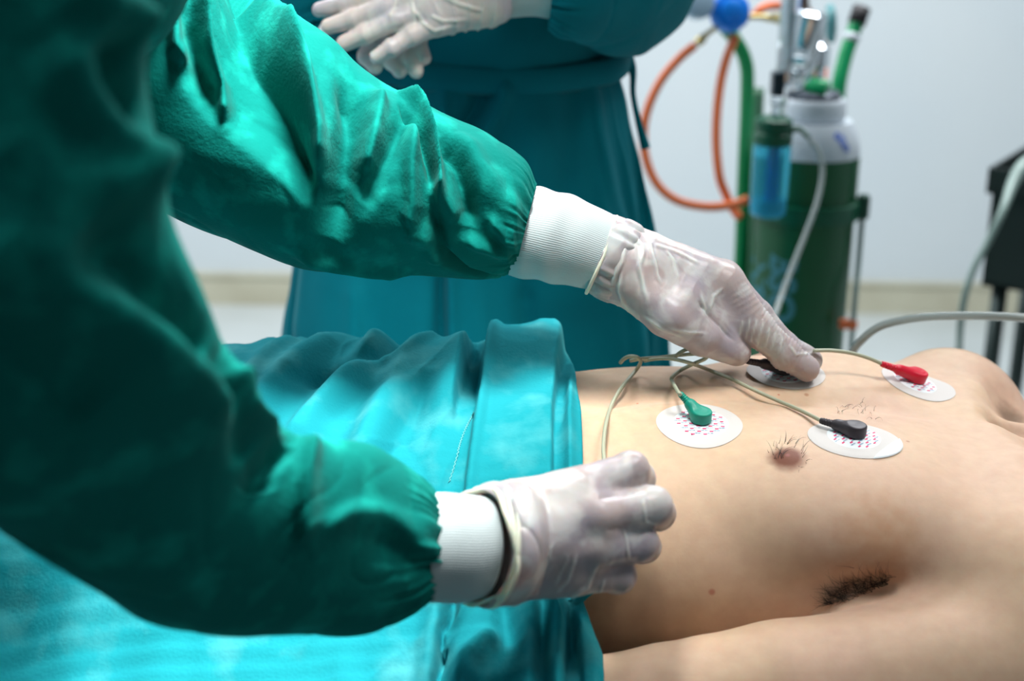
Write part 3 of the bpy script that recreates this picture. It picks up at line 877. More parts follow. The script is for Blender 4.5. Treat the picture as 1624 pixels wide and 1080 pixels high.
cu = (P(1040, 420, 1.19) - P(955, 402, 1.188)).normalized()
gl = glove('latex_glove', fh, medic, MT['glove'], cut=((cT + cB) / 2, cu),
      wrinkle=[((975, 400, 1.188), (1030, 415, 1.19), .05, 210, .0007, 3), ((1190, 500, 1.207), (1275, 580, 1.22), .016, 900, .0011, 14), ((1160, 450, 1.2), (1195, 505, 1.207), .016, 700, .0007, 44), ((1060, 420, 1.2), (1140, 480, 1.2), .03, 260, .0003, 24)],
      creases=[([(1021, 375), (1031, 386), (1035, 410), (1042, 435), (1049, 452)], 2.6, .0013), ([(1000, 366), (1017, 389), (1014, 421), (1021, 449), (1026, 477)], 3, .0015),
               ([(975, 370), (993, 386), (986, 414), (975, 435), (968, 463)], 3, .0014), ([(986, 431), (982, 463), (996, 495), (1007, 509)], 2.6, .0012),
               ([(1035, 386), (1063, 396), (1091, 407), (1110, 418)], 2.2, .0008), ([(1053, 392), (1070, 415), (1075, 440)], 2, .0007), ([(1126, 491), (1132, 470), (1147, 456)], 2, .0008),
               ([(1109, 478), (1123, 498), (1144, 519), (1166, 541)], 2.4, -.0022), ([(1120, 500), (1118, 485), (1112, 465)], 2, .0007),
               ([(1179, 507), (1172, 533)], 1.8, .0007), ([(1190, 503), (1183, 540)], 1.8, .0008), ([(1200, 505), (1191, 545)], 1.8, .0008), ([(1211, 508), (1199, 550)], 1.8, .0008),
               ([(1221, 517), (1210, 552)], 1.6, .0007), ([(1230, 526), (1220, 556)], 1.8, .0007), ([(1242, 536), (1233, 562)], 1.6, .0006), ([(1252, 548), (1262, 562), (1290, 560)], 2, .0008),
               ([(1060, 520), (1090, 528), (1120, 528)], 2, .0006), ([(1020, 500), (1050, 522), (1080, 535)], 2, .0006)])
gs = Loft([(977, 343, 932, 462, 1.188, .86), (1000, 352, 950, 474, 1.188, .84), (1035, 376, 985, 486, 1.19, .78)], nu=24, nt=180)
gs.noise(61, 150, .0016, crease=.6); gs.gather(5, 13, .0014, .03); gs.D -= .006 * sstep(.6, 1, gs.arc / gs.arc[-1])[:, None]
gs.mesh('glove_cuff', MT['glove'], gl, thick=.0005)
ring('glove_rim', (977, 343), (932, 462), 1.188, .86, 0, .0016, MT['rim'], gl, 5)

# --- sleeve of the nearer arm
ns = Loft([(175, -260, -430, -120, .64), (232, -20, -340, 130, .645), (240, 180, -270, 390, .655), (258, 345, -190, 590, .67), (330, 490, -90, 770, .70),
           (392, 605, 70, 885, .745), (458, 690, 235, 978, .80), (535, 708, 385, 998, .845), (605, 722, 505, 998, .88), (662, 756, 600, 990, .905), (700, 795, 688, 950, .92, .9, 12)], nu=26, nt=300)
ns.ridge([(480, 700), (482, 760), (486, 830), (490, 860)], .010, .012, .6)
ns.ridge([(455, 700), (420, 740), (400, 780)], .012, -.014)
ns.ridge([(500, 850), (560, 820), (620, 830), (660, 860), (700, 880)], .008, .008)
ns.ridge([(580, 850), (650, 880), (700, 900)], .010, -.008)
ns.ridge([(375, 580), (400, 650), (440, 690)], .010, .010)
ns.ridge([(350, 600), (370, 680), (400, 720)], .012, -.012)
ns.ridge([(-60, 330), (60, 420), (180, 530), (300, 640), (380, 700)], .020, .024)
ns.ridge([(-60, 440), (60, 560), (160, 650)], .018, -.012)
ns.ridge([(-40, 200), (60, 280), (160, 315), (230, 310)], .013, .013)
ns.ridge([(60, 60), (110, 160), (190, 250), (240, 280)], .014, .016)
ns.ridge([(90, -40), (150, 20), (225, 50)], .014, .015)
ns.ridge([(160, 60), (170, 130), (205, 200)], .012, -.012)
ns.ridge([(100, 380), (190, 440), (280, 510), (330, 560)], .018, -.016)
ns.noise(121, 22, .0050); ns.noise(125, 60, .0016, crease=.4)
ns.gather(9, 26, .0022, .022)
ns.D -= .005 * np.exp(-((ns.arc[-1] - ns.arc[:, None]) / .007) ** 2)
ns.mesh('gown_sleeve', GM, medic)
nc = Loft([(672, 788, 668, 955, .918, .85, 14), (700, 782, 690, 958, .922, .85, 22), (735, 783, 725, 960, .925, .85, 30), (768, 786, 752, 952, .93, .83, 38)], nu=14, nt=160)
nc.noise(131, 50, .0010)
nc.mesh('knitted_cuff', MT['knit'], medic)
nh = [
    [(805, 805, .945, .0180), (925, 775, .955, .0150), (1000, 746, .975, .0128), (1014, 758, 1.008, .0106), (996, 772, 1.043, .0095)],
    [(805, 845, .940, .0185), (945, 820, .945, .0155), (1034, 803, .965, .0130), (1046, 815, 1.002, .0108), (1022, 824, 1.042, .0098)],
    [(805, 885, .940, .0180), (935, 868, .945, .0150), (1014, 861, .965, .0124), (1022, 868, 1.000, .0105), (1002, 868, 1.038, .0095)],
    [(805, 918, .945, .0160), (908, 910, .950, .0140), (980, 913, .968, .0114), (986, 914, 1.000, .0095), (968, 908, 1.035, .0086)],
    [(820, 815, .960, .0180), (885, 785, .990, .0150), (935, 765, 1.020, .0120), (962, 752, 1.045, .0105)],
    [(780, 868, .935, .0240), (870, 855, .945, .0220)],
    [(785, 830, .935, .0200), (785, 905, .935, .0200)],
    [(905, 800, .955, .0165), (890, 895, .955, .0160)],
]
nu_ = (P(900, 862, .96) - P(800, 868, .935)).normalized()
gl2 = glove('latex_glove', nh, medic, MT['glove'], cut=(P(782, 868, .932), nu_),
      wrinkle=[((800, 868, .93), (880, 862, .94), .06, 170, .0009, 103), ((960, 800, .96), (1030, 805, .965), .05, 230, .0003, 114)],
      creases=[([(796, 769), (818, 802), (829, 847), (827, 902), (814, 936)], 3, .0012), ([(833, 765), (847, 810), (849, 847), (836, 902)], 2.6, .0010), ([(858, 775), (870, 821)], 2.6, .0008),
               ([(914, 880), (899, 921), (881, 939)], 2.6, .0013), ([(948, 895), (933, 932), (899, 950)], 2.6, .0013), ([(988, 839), (994, 865), (996, 887)], 1.8, .0009),
               ([(1021, 790), (1025, 828), (1044, 832)], 1.8, .0009), ([(958, 918), (951, 943)], 2, .0009), ([(862, 902), (870, 880), (877, 860)], 2, .0008), ([(845, 905), (855, 930), (850, 945)], 2, .0008),
               ([(810, 790), (840, 860), (845, 920)], 2.4, .0006), ([(880, 930), (890, 905), (900, 880)], 1.8, .0008), ([(950, 792), (975, 785), (1010, 778)], 2.5, -.0012), ([(960, 842), (990, 838), (1015, 836)], 2.5, -.0012)])
gs = Loft([(764, 780, 752, 957, .928, .92, 52), (785, 768, 775, 960, .928, .92, 50), (812, 762, 800, 958, .93, .88, 44), (850, 758, 840, 956, .935, .78, 30)], nu=20, nt=180)
gs.noise(161, 110, .0014, crease=.5); gs.D -= .006 * sstep(.6, 1, gs.arc / gs.arc[-1])[:, None]
gs.mesh('glove_cuff', MT['glove'], gl2, thick=.0005)
for k_, (dx, rr) in enumerate(((0, .0018), (7, .0016), (15, .0020))):
    ring('glove_rim', (764 + dx, 778 - dx * .5), (752 + dx, 958 + dx * .1), .928, .92, 52, rr, MT['rim'], gl2, 15 + k_, wob=.0018)

def body(parent, joints, head, h=.011, g=1.0):
    "one continuous figure: joints = dict of points"
    J = {k: np.array(v_, float) for k, v_ in joints.items()}
    allp = np.array(list(J.values()) + [np.array(head[0])])
    v = Vol(allp.min(0) - .20, allp.max(0) + .20, h)
    hip, ch = J['hip'], J['chest']
    side = (J['sl'] - J['sr']); side /= np.linalg.norm(side)
    v.seg(hip - side * .06 * g, ch - side * .08 * g, .115 * g, .11 * g, .05); v.seg(hip + side * .06 * g, ch + side * .08 * g, .115 * g, .11 * g, .05)
    v.seg(J['sl'] * .8 + J['sr'] * .2, J['sr'] * .8 + J['sl'] * .2, .065, .065, .06)
    v.seg(ch, (J['sl'] + J['sr']) / 2, .11, .07, .05)
    v.chain([((J['sl'] + J['sr']) / 2, .060), (np.array(head[0]) - np.array([0, 0, .06]), .055)], .03)
    hc = np.array(head[0]); fd = np.array(head[1]); fd = fd / np.linalg.norm(fd); up = np.array(head[2]); up = up / np.linalg.norm(up)
    sd = np.cross(fd, up)
    v.ell(hc, (.095, .075, .112), .02, axes=(fd, sd, up))
    v.ell(hc + fd * .04 - up * .06, (.05, .05, .05), .03, axes=(fd, sd, up))
    v.seg(hc + fd * .09 + up * .01, hc + fd * .112 - up * .02, .009, .014, .012)
    for q in (-1, 1):
        v.ell(hc + sd * q * .076 - up * .005, (.018, .008, .03), .006, axes=(fd, sd, up))
    for s_ in 'lr':
        v.chain([(J['s' + s_], .055), (J['e' + s_], .030), (J['w' + s_], .017)], .008)
        q = side * (.09 if s_ == 'l' else -.09)
        v.chain([(hip + q, .10), (J['k' + s_], .062), (J['a' + s_], .042)], .04)
        f_ = np.array(head[1]) * np.array([1, 1, 0]); f_ = f_ / (np.linalg.norm(f_) + 1e-9)
        v.seg(J['a' + s_] + np.array([0, 0, -.035]), J['a' + s_] + f_ * .15 + np.array([0, 0, -.045]), .04, .035, .02)
    V, Fq = v.mesh(); V = relax(V, Fq, 2)
    o = from_arrays('body', V, Fq, MT['skin_plain'], parent)
    # cap and mask
    def shell(nm, fn, mt):
        vv = Vol(hc - .17, hc + .17, .006); fn(vv); A_, B_ = vv.mesh(); A_ = relax(A_, B_, 1)
        return from_arrays(nm, A_, B_, mt, parent)
    shell('surgical_cap', lambda q: (q.ell(hc + up * .012 - fd * .006, (.108, .088, .118), .005, axes=(fd, sd, up)),
                                     q.ell(hc + fd * .09 - up * .09, (.14, .16, .13), .01, axes=(fd, sd, up), mode='s')), GM)
    shell('face_mask', lambda q: (q.ell(hc + fd * .05 - up * .05, (.075, .07, .06), .005, axes=(fd, sd, up)),
                                  q.ell(hc - fd * .02 + up * .02, (.085, .085, .10), .01, axes=(fd, sd, up), mode='s')), MT['mask'])
    return o

a_sh_n, a_sh_f = P(-130, -190, .64), P(170, -45, 1.13)
ajoint = dict(hip=(-.78, -.68, .95), chest=(-.47, -.33, 1.27), sl=tuple(a_sh_f), sr=tuple(a_sh_n), el=tuple(P(420, 260, 1.155)), wl=tuple(P(940, 398, 1.187)),
              er=tuple(P(250, 830, .80)), wr=tuple(P(775, 868, .940)), kl=(-.74, -.60, .50), kr=(-.80, -.78, .50), al=(-.76, -.60, .085), ar=(-.84, -.80, .085))
body(medic, ajoint, ((-.31, -.27, 1.60), (.80, .25, -.55), (.5, .15, .85)))
def gown_torso(parent, hip, ch, sl, sr, m, hem=.35, h=.011):
    hip, ch, sl, sr = [np.array(q, float) for q in (hip, ch, sl, sr)]
    side = (sl - sr) / np.linalg.norm(sl - sr)
    pts = np.array([hip, ch, sl, sr, [hip[0], hip[1], hem]])
    v = Vol(pts.min(0) - .24, pts.max(0) + .16, h)
    for q in (-1, 1):
        v.seg(hip + side * q * .07, ch + side * q * .085, .150, .130, .05)
        v.seg(hip + side * q * .07, np.array([hip[0], hip[1], hem + .15]) + side * q * .10, .150, .155, .05)
    v.seg(sl * .88 + sr * .12, sr * .88 + sl * .12, .082, .082, .06)
    v.seg(ch, (sl + sr) / 2, .13, .085, .06)
    X, Y, Z = np.meshgrid(*v.ax, indexing='ij', sparse=True)
    v.F = np.maximum(v.F, (hem - Z).astype(np.float32))
    V, Fq = v.mesh(); V = relax(V, Fq, 3)
    N = normals(V, Fq)
    an = np.arctan2(V[:, 1] - hip[1], V[:, 0] - hip[0])
    V = V + N * (.010 * np.sin(11 * an + 2 * np.sin(V[:, 2] * 6)) * (1 - sstep(.8, 1.2, V[:, 2])) + .006 * waves(V, 51, 16))[:, None]
    return from_arrays('gown', V, Fq, m, parent)
gown_torso(medic, ajoint['hip'], ajoint['chest'], ajoint['sl'], ajoint['sr'], GM)

# ================================================================== the second medic behind the bed
GB = MT['gown_far']
second = empty('person', (-.045, .60, 0), 'person in a teal surgical gown standing behind the bed with both gloved hands clasped', 'person')
zs = np.array([.28, .60, .86, .98, 1.08, 1.15, 1.195, 1.25, 1.35, 1.44, 1.50])
wa = np.array([.275, .258, .238, .223, .199, .178, .168, .190, .200, .185, .11])
wb = np.array([.20, .185, .165, .155, .145, .135, .128, .135, .14, .125, .08])
nz, nt = 330, 420
zz = np.linspace(.28, 1.50, nz); th = np.linspace(0, 2 * np.pi, nt, endpoint=False)
def sm(y): k = np.ones(15) / 15; q = np.interp(zz, zs, y); return np.convolve(np.pad(q, 7, mode='edge'), k, 'valid')
aa, bb = sm(wa)[:, None], sm(wb)[:, None]; TH = th[None, :]; ZZ = zz[:, None]
low = np.clip((1.20 - ZZ) / .35, 0, 1.6)
TW = TH + .35 * np.sin(2 * TH + 1) + .18 * np.sin(5 * TH + 2.2 * ZZ)
fold = .008 * low ** .7 * np.sin(6 * TW + .5 * np.sin(ZZ * 7) + 1.0) + .004 * low ** .6 * np.sin(13 * TW + 1.2 * np.sin(ZZ * 5 + 1)) + .0012 * low ** .5 * np.sin(31 * TW + 2 * np.sin(ZZ * 6))
wx = -.045 + (aa + fold) * np.cos(TH); wy = .60 + (bb + fold) * np.sin(TH)
V = np.stack([wx, wy, ZZ + 0 * TH], -1)
# front overlap of the gown, to the left of centre
ov = np.exp(-((wx + .085) / .006) ** 2) * (np.sin(TH) < 0)
V[..., 1] += .010 * ov * sstep(0, .2, low)
pp = V.reshape(-1, 3); V = V + (.0035 * waves(pp, 91, 20) + .0016 * waves(pp, 95, 55)).reshape(nz, nt, 1) * np.stack([np.cos(TH) + 0 * ZZ, np.sin(TH) + 0 * ZZ, 0 * TH + 0 * ZZ], -1)
c_ = (V.reshape(-1, 3) - np.array(CAM)) @ np.array(M3)
bx = (812 + FPX * c_[:, 0] / -c_[:, 2]).reshape(nz, nt); by = (540 - FPX * c_[:, 1] / -c_[:, 2]).reshape(nz, nt)
fr = (np.sin(TH) < .1) * np.ones((nz, 1))
for line, wpx, amp in (([(803, 118), (800, 150), (775, 205), (715, 290)], 15, .013), ([(775, 118), (762, 160), (715, 235)], 16, -.014), ([(705, 120), (690, 220), (680, 330)], 14, .010),
                       ([(655, 130), (640, 200), (650, 280)], 12, -.010), ([(940, 110), (962, 250), (970, 420)], 16, .010), ([(905, 100), (905, 200), (895, 360)], 16, -.009), ([(850, 180), (845, 420)], 20, .006),
                       ([(700, 400), (702, 620)], 6, -.012), ([(716, 400), (718, 620)], 7, .008), ([(560, 420), (560, 620)], 16, .008), ([(830, 440), (838, 600)], 16, -.008), ([(995, 150), (1015, 300), (1025, 460)], 8, -.010)):
    d_, f_, s_ = polydist(bx, by, line)
    V[..., 1] -= amp * np.exp(-(d_ / wpx) ** 2) * fr * np.clip(np.minimum(f_ * 4, (1 - f_) * 4) + .1, 0, 1)
ii, jj = np.meshgrid(np.arange(nz - 1), np.arange(nt), indexing='ij'); j2 = (jj + 1) % nt
Fq = np.stack([ii * nt + jj, ii * nt + j2, (ii + 1) * nt + j2, (ii + 1) * nt + jj], -1).reshape(-1, 4)
go = from_arrays('gown', V.reshape(-1, 3), Fq, GB, second)
go.modifiers.new('thickness', 'SOLIDIFY').thickness = .0015
# waist tie
wt = []
for i in range(120):
    a = 2 * math.pi * i / 120
    wt.append(Vector((-.045 + (.177 + .002 * math.sin(9 * a)) * math.cos(a), .60 + (.134 + .002 * math.sin(9 * a)) * math.sin(a), 1.192 + .006 * math.sin(2 * a + 1))))
V = []; F = []
for i, p in enumerate(wt):
    o = (p - Vector((-.045, .60, p.z))).normalized()
    for dz, do in ((-.017, 0), (-.012, .006), (0, .007), (.012, .006), (.017, 0), (0, -.003)): V.append(p + o * do + Vector((0, 0, dz)))
for i in range(120):
    for k in range(6):
        j = (i + 1) % 120; F.append((i * 6 + k, i * 6 + (k + 1) % 6, j * 6 + (k + 1) % 6, j * 6 + k))
from_arrays('waist_tie', V, F, GB, second)
tube('tie_end', [P(992, 92, 1.70), P(1003, 112, 1.70), P(1004, 150, 1.70), P(1012, 190, 1.70), P(1024, 235, 1.71)], [.011, .005, .0035, .004, .006], GB, second)
# sleeves
bs = Loft([(1010, -560, 840, -470, 1.84), (1120, -400, 880, -330, 1.80), (1180, -190, 960, -110, 1.76), (1160, -120, 1090, 2, 1.68), (1110, -140, 1035, 62, 1.62), (1040, -130, 985, 72, 1.57), (970, -105, 930, 66, 1.52), (915, -72, 893, 48, 1.49), (880, -48, 872, 28, 1.48)], nu=20, nt=220)
bs.noise(71, 18, .008); bs.noise(75, 50, .003, crease=.5); bs.gather(5, 22, .003, .03)
bs.mesh('gown_sleeve', GB, second)
bc = Loft([(895, -50, 885, 32, 1.48), (850, -46, 845, 24, 1.48), (800, -40, 795, 28, 1.48)], nu=14, nt=120); bc.noise(78, 50, .001)
bc.mesh('knitted_cuff', MT['knit'], second)
bs2 = Loft([(640, -560, 470, -600, 1.84), (600, -420, 380, -440, 1.80), (500, -230, 290, -200, 1.76), (470, -150, 300, 10, 1.67), (500, -120, 380, 50, 1.60), (535, -100, 450, 55, 1.56), (560, -85, 505, 45, 1.54)], nu=20, nt=200)
bs2.noise(81, 18, .009); bs2.noise(85, 55, .004, crease=.5); bs2.gather(6, 22, .003, .03)
bs2.mesh('gown_sleeve', GB, second)
bc2 = Loft([(545, -80, 500, 38, 1.54), (575, -70, 540, 30, 1.53)], nu=14, nt=120)
bc2.mesh('knitted_cuff', MT['knit'], second)
FB = .925
fwd = lambda cs: [[(a[0], a[1], a[2] * FB, a[3] * .96) for a in c] for c in cs]
h1 = [
    [(775, -20, 1.590, .020), (655, -20, 1.575, .0150), (590, -2, 1.575, .0110), (545, 8, 1.578, .0095), (507, 15, 1.582, .0080)],
    [(775, -8, 1.588, .021), (670, -2, 1.570, .0150), (610, 14, 1.566, .0115), (560, 30, 1.568, .0100), (522, 42, 1.572, .0088)],
    [(772, 5, 1.588, .020), (675, 18, 1.568, .0145), (628, 32, 1.562, .0112), (580, 54, 1.566, .0098), (545, 69, 1.570, .0086)],
    [(770, 15, 1.590, .018), (695, 38, 1.570, .0130), (655, 55, 1.562, .0102), (622, 76, 1.562, .0092), (598, 90, 1.566, .0082)],
    [(760, -20, 1.60, .018), (700, -50, 1.60, .015), (640, -55, 1.60, .012), (600, -45, 1.60, .0105)],
    [(790, 0, 1.595, .022), (720, 10, 1.585, .020)],
    [(740, -5, 1.588, .022), (700, 20, 1.582, .017)],
]
h1 = fwd(h1)
g1 = glove('latex_glove', h1, second, MT['glove_cream'], h=.0018, cut=(P(800, -5, 1.60 * FB), (P(700, 10, 1.58) - P(800, -5, 1.60)).normalized()),
           wrinkle=[((790, 0, 1.59 * FB), (690, 15, 1.58 * FB), .04, 180, .0022, 203), ((650, 20, 1.57 * FB), (560, 50, 1.57 * FB), .04, 330, .0006, 213)],
           creases=[([(629, -5), (626, 15), (617, 28)], 2.6, .0016), ([(650, -5), (656, 22), (657, 45)], 2.4, .0014), ([(654, 15), (672, 37), (690, 50), (720, 42)], 2.8, .0018), ([(684, 24), (702, 34), (740, 32)], 2.6, .0016), ([(700, -5), (730, 8), (770, 18)], 2.8, .0016)])
ring('glove_rim', (803, -34), (800, 28), 1.597 * FB, .9, -10, .0030, MT['rim'], g1, 55, wob=.003)
ring('glove_rim', (795, -36), (792, 30), 1.597 * FB, .9, -10, .0022, MT['rim'], g1, 58, wob=.003)
h2 = [
    [(560, 0, 1.64, .020), (600, 40, 1.615, .0150), (592, 70, 1.612, .0108), (582, 90, 1.610, .0095), (595, 106, 1.605, .0085)],
    [(565, -5, 1.64, .020), (625, 40, 1.612, .0150), (622, 72, 1.605, .0108), (622, 98, 1.600, .0095), (634, 112, 1.595, .0085)],
    [(570, -10, 1.64, .020), (645, 35, 1.612, .0145), (645, 70, 1.602, .0108), (650, 95, 1.597, .0095), (660, 112, 1.595, .0085)],
    [(575, -15, 1.64, .018), (660, 30, 1.612, .0130), (662, 62, 1.602, .0100), (666, 82, 1.598, .0092), (672, 92, 1.596, .0085)],
    [(570, -20, 1.63, .018), (620, -45, 1.61, .015), (660, -55, 1.60, .012)],
]
glove('latex_glove', fwd(h2), second, MT['glove_cream'], h=.0018)
bj = dict(hip=(-.045, .62, .95), chest=(-.045, .61, 1.30), sl=(.125, .62, 1.42), sr=(-.215, .62, 1.42), el=tuple(P(1080, -110, 1.74)), wl=tuple(P(830, -10, 1.48)),
          er=tuple(P(385, -110, 1.74)), wr=tuple(P(560, -20, 1.53)), kl=(.05, .61, .50), kr=(-.14, .61, .50), al=(.05, .64, .085), ar=(-.14, .64, .085))
body(second, bj, ((-.045, .56, 1.66), (0, -.85, -.45), (0, -.4, .9)), g=.78)
# ------------------------------------------------------------------ electrodes on the chest
def frame_at(px, py, dirpx):
    "surface point, normal and the in-surface direction that runs towards dirpx"
    p, n, d = hit(px, py)
    q = P(dirpx[0], dirpx[1], d)
    u = q - p; u = (u - n * u.dot(n)).normalized(); w = n.cross(u)
    return p, n, u, w

def drop(p, n, lift):
    loc, nn, _, dist = BVH.ray_cast(p + n * .03, -n, .08)
    return (loc + n * lift) if loc is not None else p + n * lift

def patch(name, outline, p, n, u, w, lift, thick, m, parent, rings=14, fold=None, rmat=None):
    "a thin pad of the given outline (list of (a, b) metres) laid on the skin"
    k = len(outline); V = []; F = []
    for r in range(rings + 1):
        f = r / rings
        for a, b in outline:
            q = drop(p + u * (a * f) + w * (b * f), n, lift + (0 if r < rings else -lift * .6))
            if fold is not None: q = q + n * fold(a * f, b * f)
            V.append(q)
    for r in range(rings):
        for i in range(k):
            j = (i + 1) % k; F.append((r * k + i, (r + 1) * k + i, (r + 1) * k + j, r * k + j))
    o = from_arrays(name, V, np.array(F), m, parent)
    return o

def egg(a, b, n=64, bump=0.0, ph=0.0):
    return [((a * math.cos(t)) * (1 + bump * math.cos(t - ph)), (b * math.sin(t)) * (1 + bump * math.cos(t - ph))) for t in [2 * math.pi * i / n for i in range(n)]]

def printed(parent, R0, p, n, u, w, seed, rot=0.0):
    "rows of small red marks and blue lines of tiny print"
    rg = random.Random(seed); c, s_ = math.cos(rot), math.sin(rot)
    rows = {'printed_red_mark': [], 'printed_blue_line': []}
    pitch = .0062; i = 0
    y = -R0
    while y < R0:
        x = -R0 + (i % 2) * .0045
        while x < R0:
            for nm, dx, ww, hh in (('printed_red_mark', 0, .0030, .0015), ('printed_blue_line', .0042, .0050, .0010)):
                a0 = x + dx; b0 = y + (0 if nm[8] == 'r' else .0012)
                if math.hypot(a0 + ww / 2, b0) > R0 - .0012 or math.hypot(a0 - ww / 2, b0) > R0 - .0012: continue
                rows[nm].append((a0, b0, ww, hh))
            x += .0098
        y += pitch * .62; i += 1
    for nm, mm in (('printed_red_mark', 'ink_red'), ('printed_blue_line', 'ink_blue')):
        V = []; F = []
        for a0, b0, ww, hh in rows[nm]:
            if nm[8] == 'b':                                        # a line of print: uneven strokes
                segs = [(a0 - ww / 2 + ww * t, ww * .13, hh * rg.uniform(.5, 1.1)) for t in (.05, .22, .38, .60, .76, .93)]
            else: segs = [(a0, ww, hh)]
            for aa, w2, h2 in segs:
                q = len(V)
                for sa, sb in ((-1, -1), (1, -1), (1, 1), (-1, 1)):
                    A_, B_ = aa + sa * w2 / 2, b0 + sb * h2 / 2
                    A_, B_ = A_ * c - B_ * s_, A_ * s_ + B_ * c
                    V.append(drop(p + u * A_ + w * B_, n, .00175))
                F.append((q, q + 1, q + 2, q + 3))
        from_arrays(nm, V, np.array(F), MT[mm], parent, smooth=False)

def electrode(c, dirpx, outline, R0, label, lc=(0, 0), tab=None, seed=1, rot=0.0, fold=None, group='round electrodes on the chest'):
    p, n, u, w = frame_at(c[0], c[1], dirpx)
    root = empty('electrode', p, label, 'electrode', None)
    patch('adhesive_pad', outline, p, n, u, w, .0010, .001, MT['foam'], root, fold=fold)
    p2 = p + u * lc[0] + w * lc[1]
    lab = patch('printed_label', egg(R0, R0, 56), p2, n, u, w, .0015, .001, MT['label_white'], root, fold=fold)
    printed(lab, R0, p2, n, u, w, seed, rot)
    lathe('snap_stud', [(.0042, .0), (.0042, .0022), (.0026, .0028), (.0026, .0048), (.0018, .0055)], p2 + n * .0015, MT['chrome'], root, seg=20, axis=n)
    if tab:
        k = len(outline); t0, t1 = tab
        arc = [outline[i % k] for i in range(int(k * t0), int(k * t1) + 1)]
        a0, b0 = arc[0]; a1, b1 = arc[-1]
        chord = [(a1 + (a0 - a1) * t, b1 + (b0 - b1) * t) for t in (.15, .3, .45, .6, .75, .9)]
        pg = [(a * 1.015, b * 1.015) for a, b in arc] + chord
        cx = sum(a for a, b in pg) / len(pg); cy = sum(b for a, b in pg) / len(pg)
        patch('peel_tab', [(a - cx, b - cy) for a, b in pg], p + u * cx + w * cy, n, u, w, .0018, .001, MT['label_white'], root)
    return p2, n, u, w

def connector(p, n, tail, m, label, tailn=None, L=.031, h=.0095, r0=.0082, ribs=4, wire_to=None):
    "moulded snap connector: round head over the stud tapering to a ribbed strain relief"
    t = (tail - p); t = (t - n * t.dot(n)).normalized(); s_ = n.cross(t)
    A0 = p + n * .0062
    end = A0 + t * L + n * .0035
    if tailn is not None: end = tailn
    v = Vol(np.minimum(np.array(A0), np.array(end)) - .018, np.maximum(np.array(A0), np.array(end)) + .018, .00045)
    X, Y, Z = np.meshgrid(*v.ax, indexing='ij', sparse=True)
    a = (X - p[0]) * t[0] + (Y - p[1]) * t[1] + (Z - p[2]) * t[2]
    b = (X - p[0]) * s_[0] + (Y - p[1]) * s_[1] + (Z - p[2]) * s_[2]
    c = (X - p[0]) * n[0] + (Y - p[1]) * n[1] + (Z - p[2]) * n[2]
    # head: rounded cylinder
    q = np.sqrt(a ** 2 + b ** 2) - (r0 - .0014); z_ = np.abs(c - (.0020 + h / 2)) - (h / 2 - .0014)
    d = np.minimum(np.maximum(q, z_), 0) + np.sqrt(np.maximum(q, 0) ** 2 + np.maximum(z_, 0) ** 2) - .0014
    v.F = np.minimum(v.F, d.astype(np.float32))
    # neck, narrowing
    mid = A0 + (end - A0) * .55
    v.seg(A0 + t * .003 - n * .0002, mid, .0050, .0036, .004)
    for k in (-1, 1): v.seg(A0 + s_ * k * .0035 + t * .002, mid, .0040, .0030, .004)
    v.seg(mid, end, .0033, .0027, .002)
    v.ell(A0 + n * (h / 2 - .0008), (.0045, .0045, .0012), .0008)
    V, Fq = v.mesh(); V = relax(V, Fq, 1)
    N = normals(V, Fq)
    ax = np.array(end - mid); L2 = np.linalg.norm(ax); ax = ax / L2
    tt = (V - np.array(mid)) @ ax / L2
    g = sstep(.30, .36, tt) * (1 - sstep(.98, 1.0, tt))
    V = V - N * (.0007 * g * (np.sin(tt * ribs * 9.2) > .35))[:, None]
    root = from_arrays('lead_connector', V, Fq, m)
    meta(root, label, 'lead connector')
    lathe('strain_relief', [(.0024, 0), (.0024, .003), (.0018, .0034)], end - (end - mid).normalized() * .001, m, root, seg=18, axis=(end - mid).normalized())
    return end

# green one on the lower ribs
p, n, u, w = electrode((1114, 672), (1170, 674), egg(.0345, .0350, bump=.08, ph=2.6), .0228, 'oval white electrode lying flat on the lower ribs under the green connector', lc=(-.0010, .001), seed=3)
g_end = connector(p + u * 0.0, n, P(1080, 625, 1.150), MT['green_plastic'], 'green snap connector on the electrode nearest the turquoise drape', tailn=P(1081, 627, 1.145), L=.030)
# near chest, black lead
p, n, u, w = electrode((1352, 694), (1405, 720), egg(.0365, .0315, bump=.05, ph=0.0), .0215, 'oval white electrode with a peel tab beside the nipple, under a black connector', lc=(.001, .001),
                       tab=(-.19, .06), seed=5, rot=.9)
k_end = connector(p + u * .001, n, P(1305, 668, 1.13), MT['black_plastic'], 'black snap connector beside the nipple, clear of the gloved hand', tailn=P(1305, 668, 1.128))
# far chest, red lead
p, n, u, w = electrode((1453, 607), (1500, 622), egg(.0330, .0300, bump=.05, ph=0), .0200, 'oval white electrode below the far shoulder under the red connector', lc=(-.001, .001), seed=7, rot=.4)
r_end = connector(p, n, P(1400, 578, 1.25), MT['red_plastic'], 'red snap connector below the far shoulder', tailn=P(1401, 578, 1.235))
# under the pressing hand
p, n, u, w = electrode((1243, 592), (1290, 603), egg(.0340, .0280, bump=.05, ph=0), .0200, 'oval white electrode half hidden under the pressing gloved finger', lc=(0, .0), seed=9, rot=.3,
                       fold=lambda a, b: .003 * sstep(.015, .034, -a))
hd = P(1187, 573, 1.208)
b_end = connector(p + u * .0, n, hd, MT['black_plastic'], 'black snap connector pinched between gloved thumb and finger', tailn=hd, h=.0070)

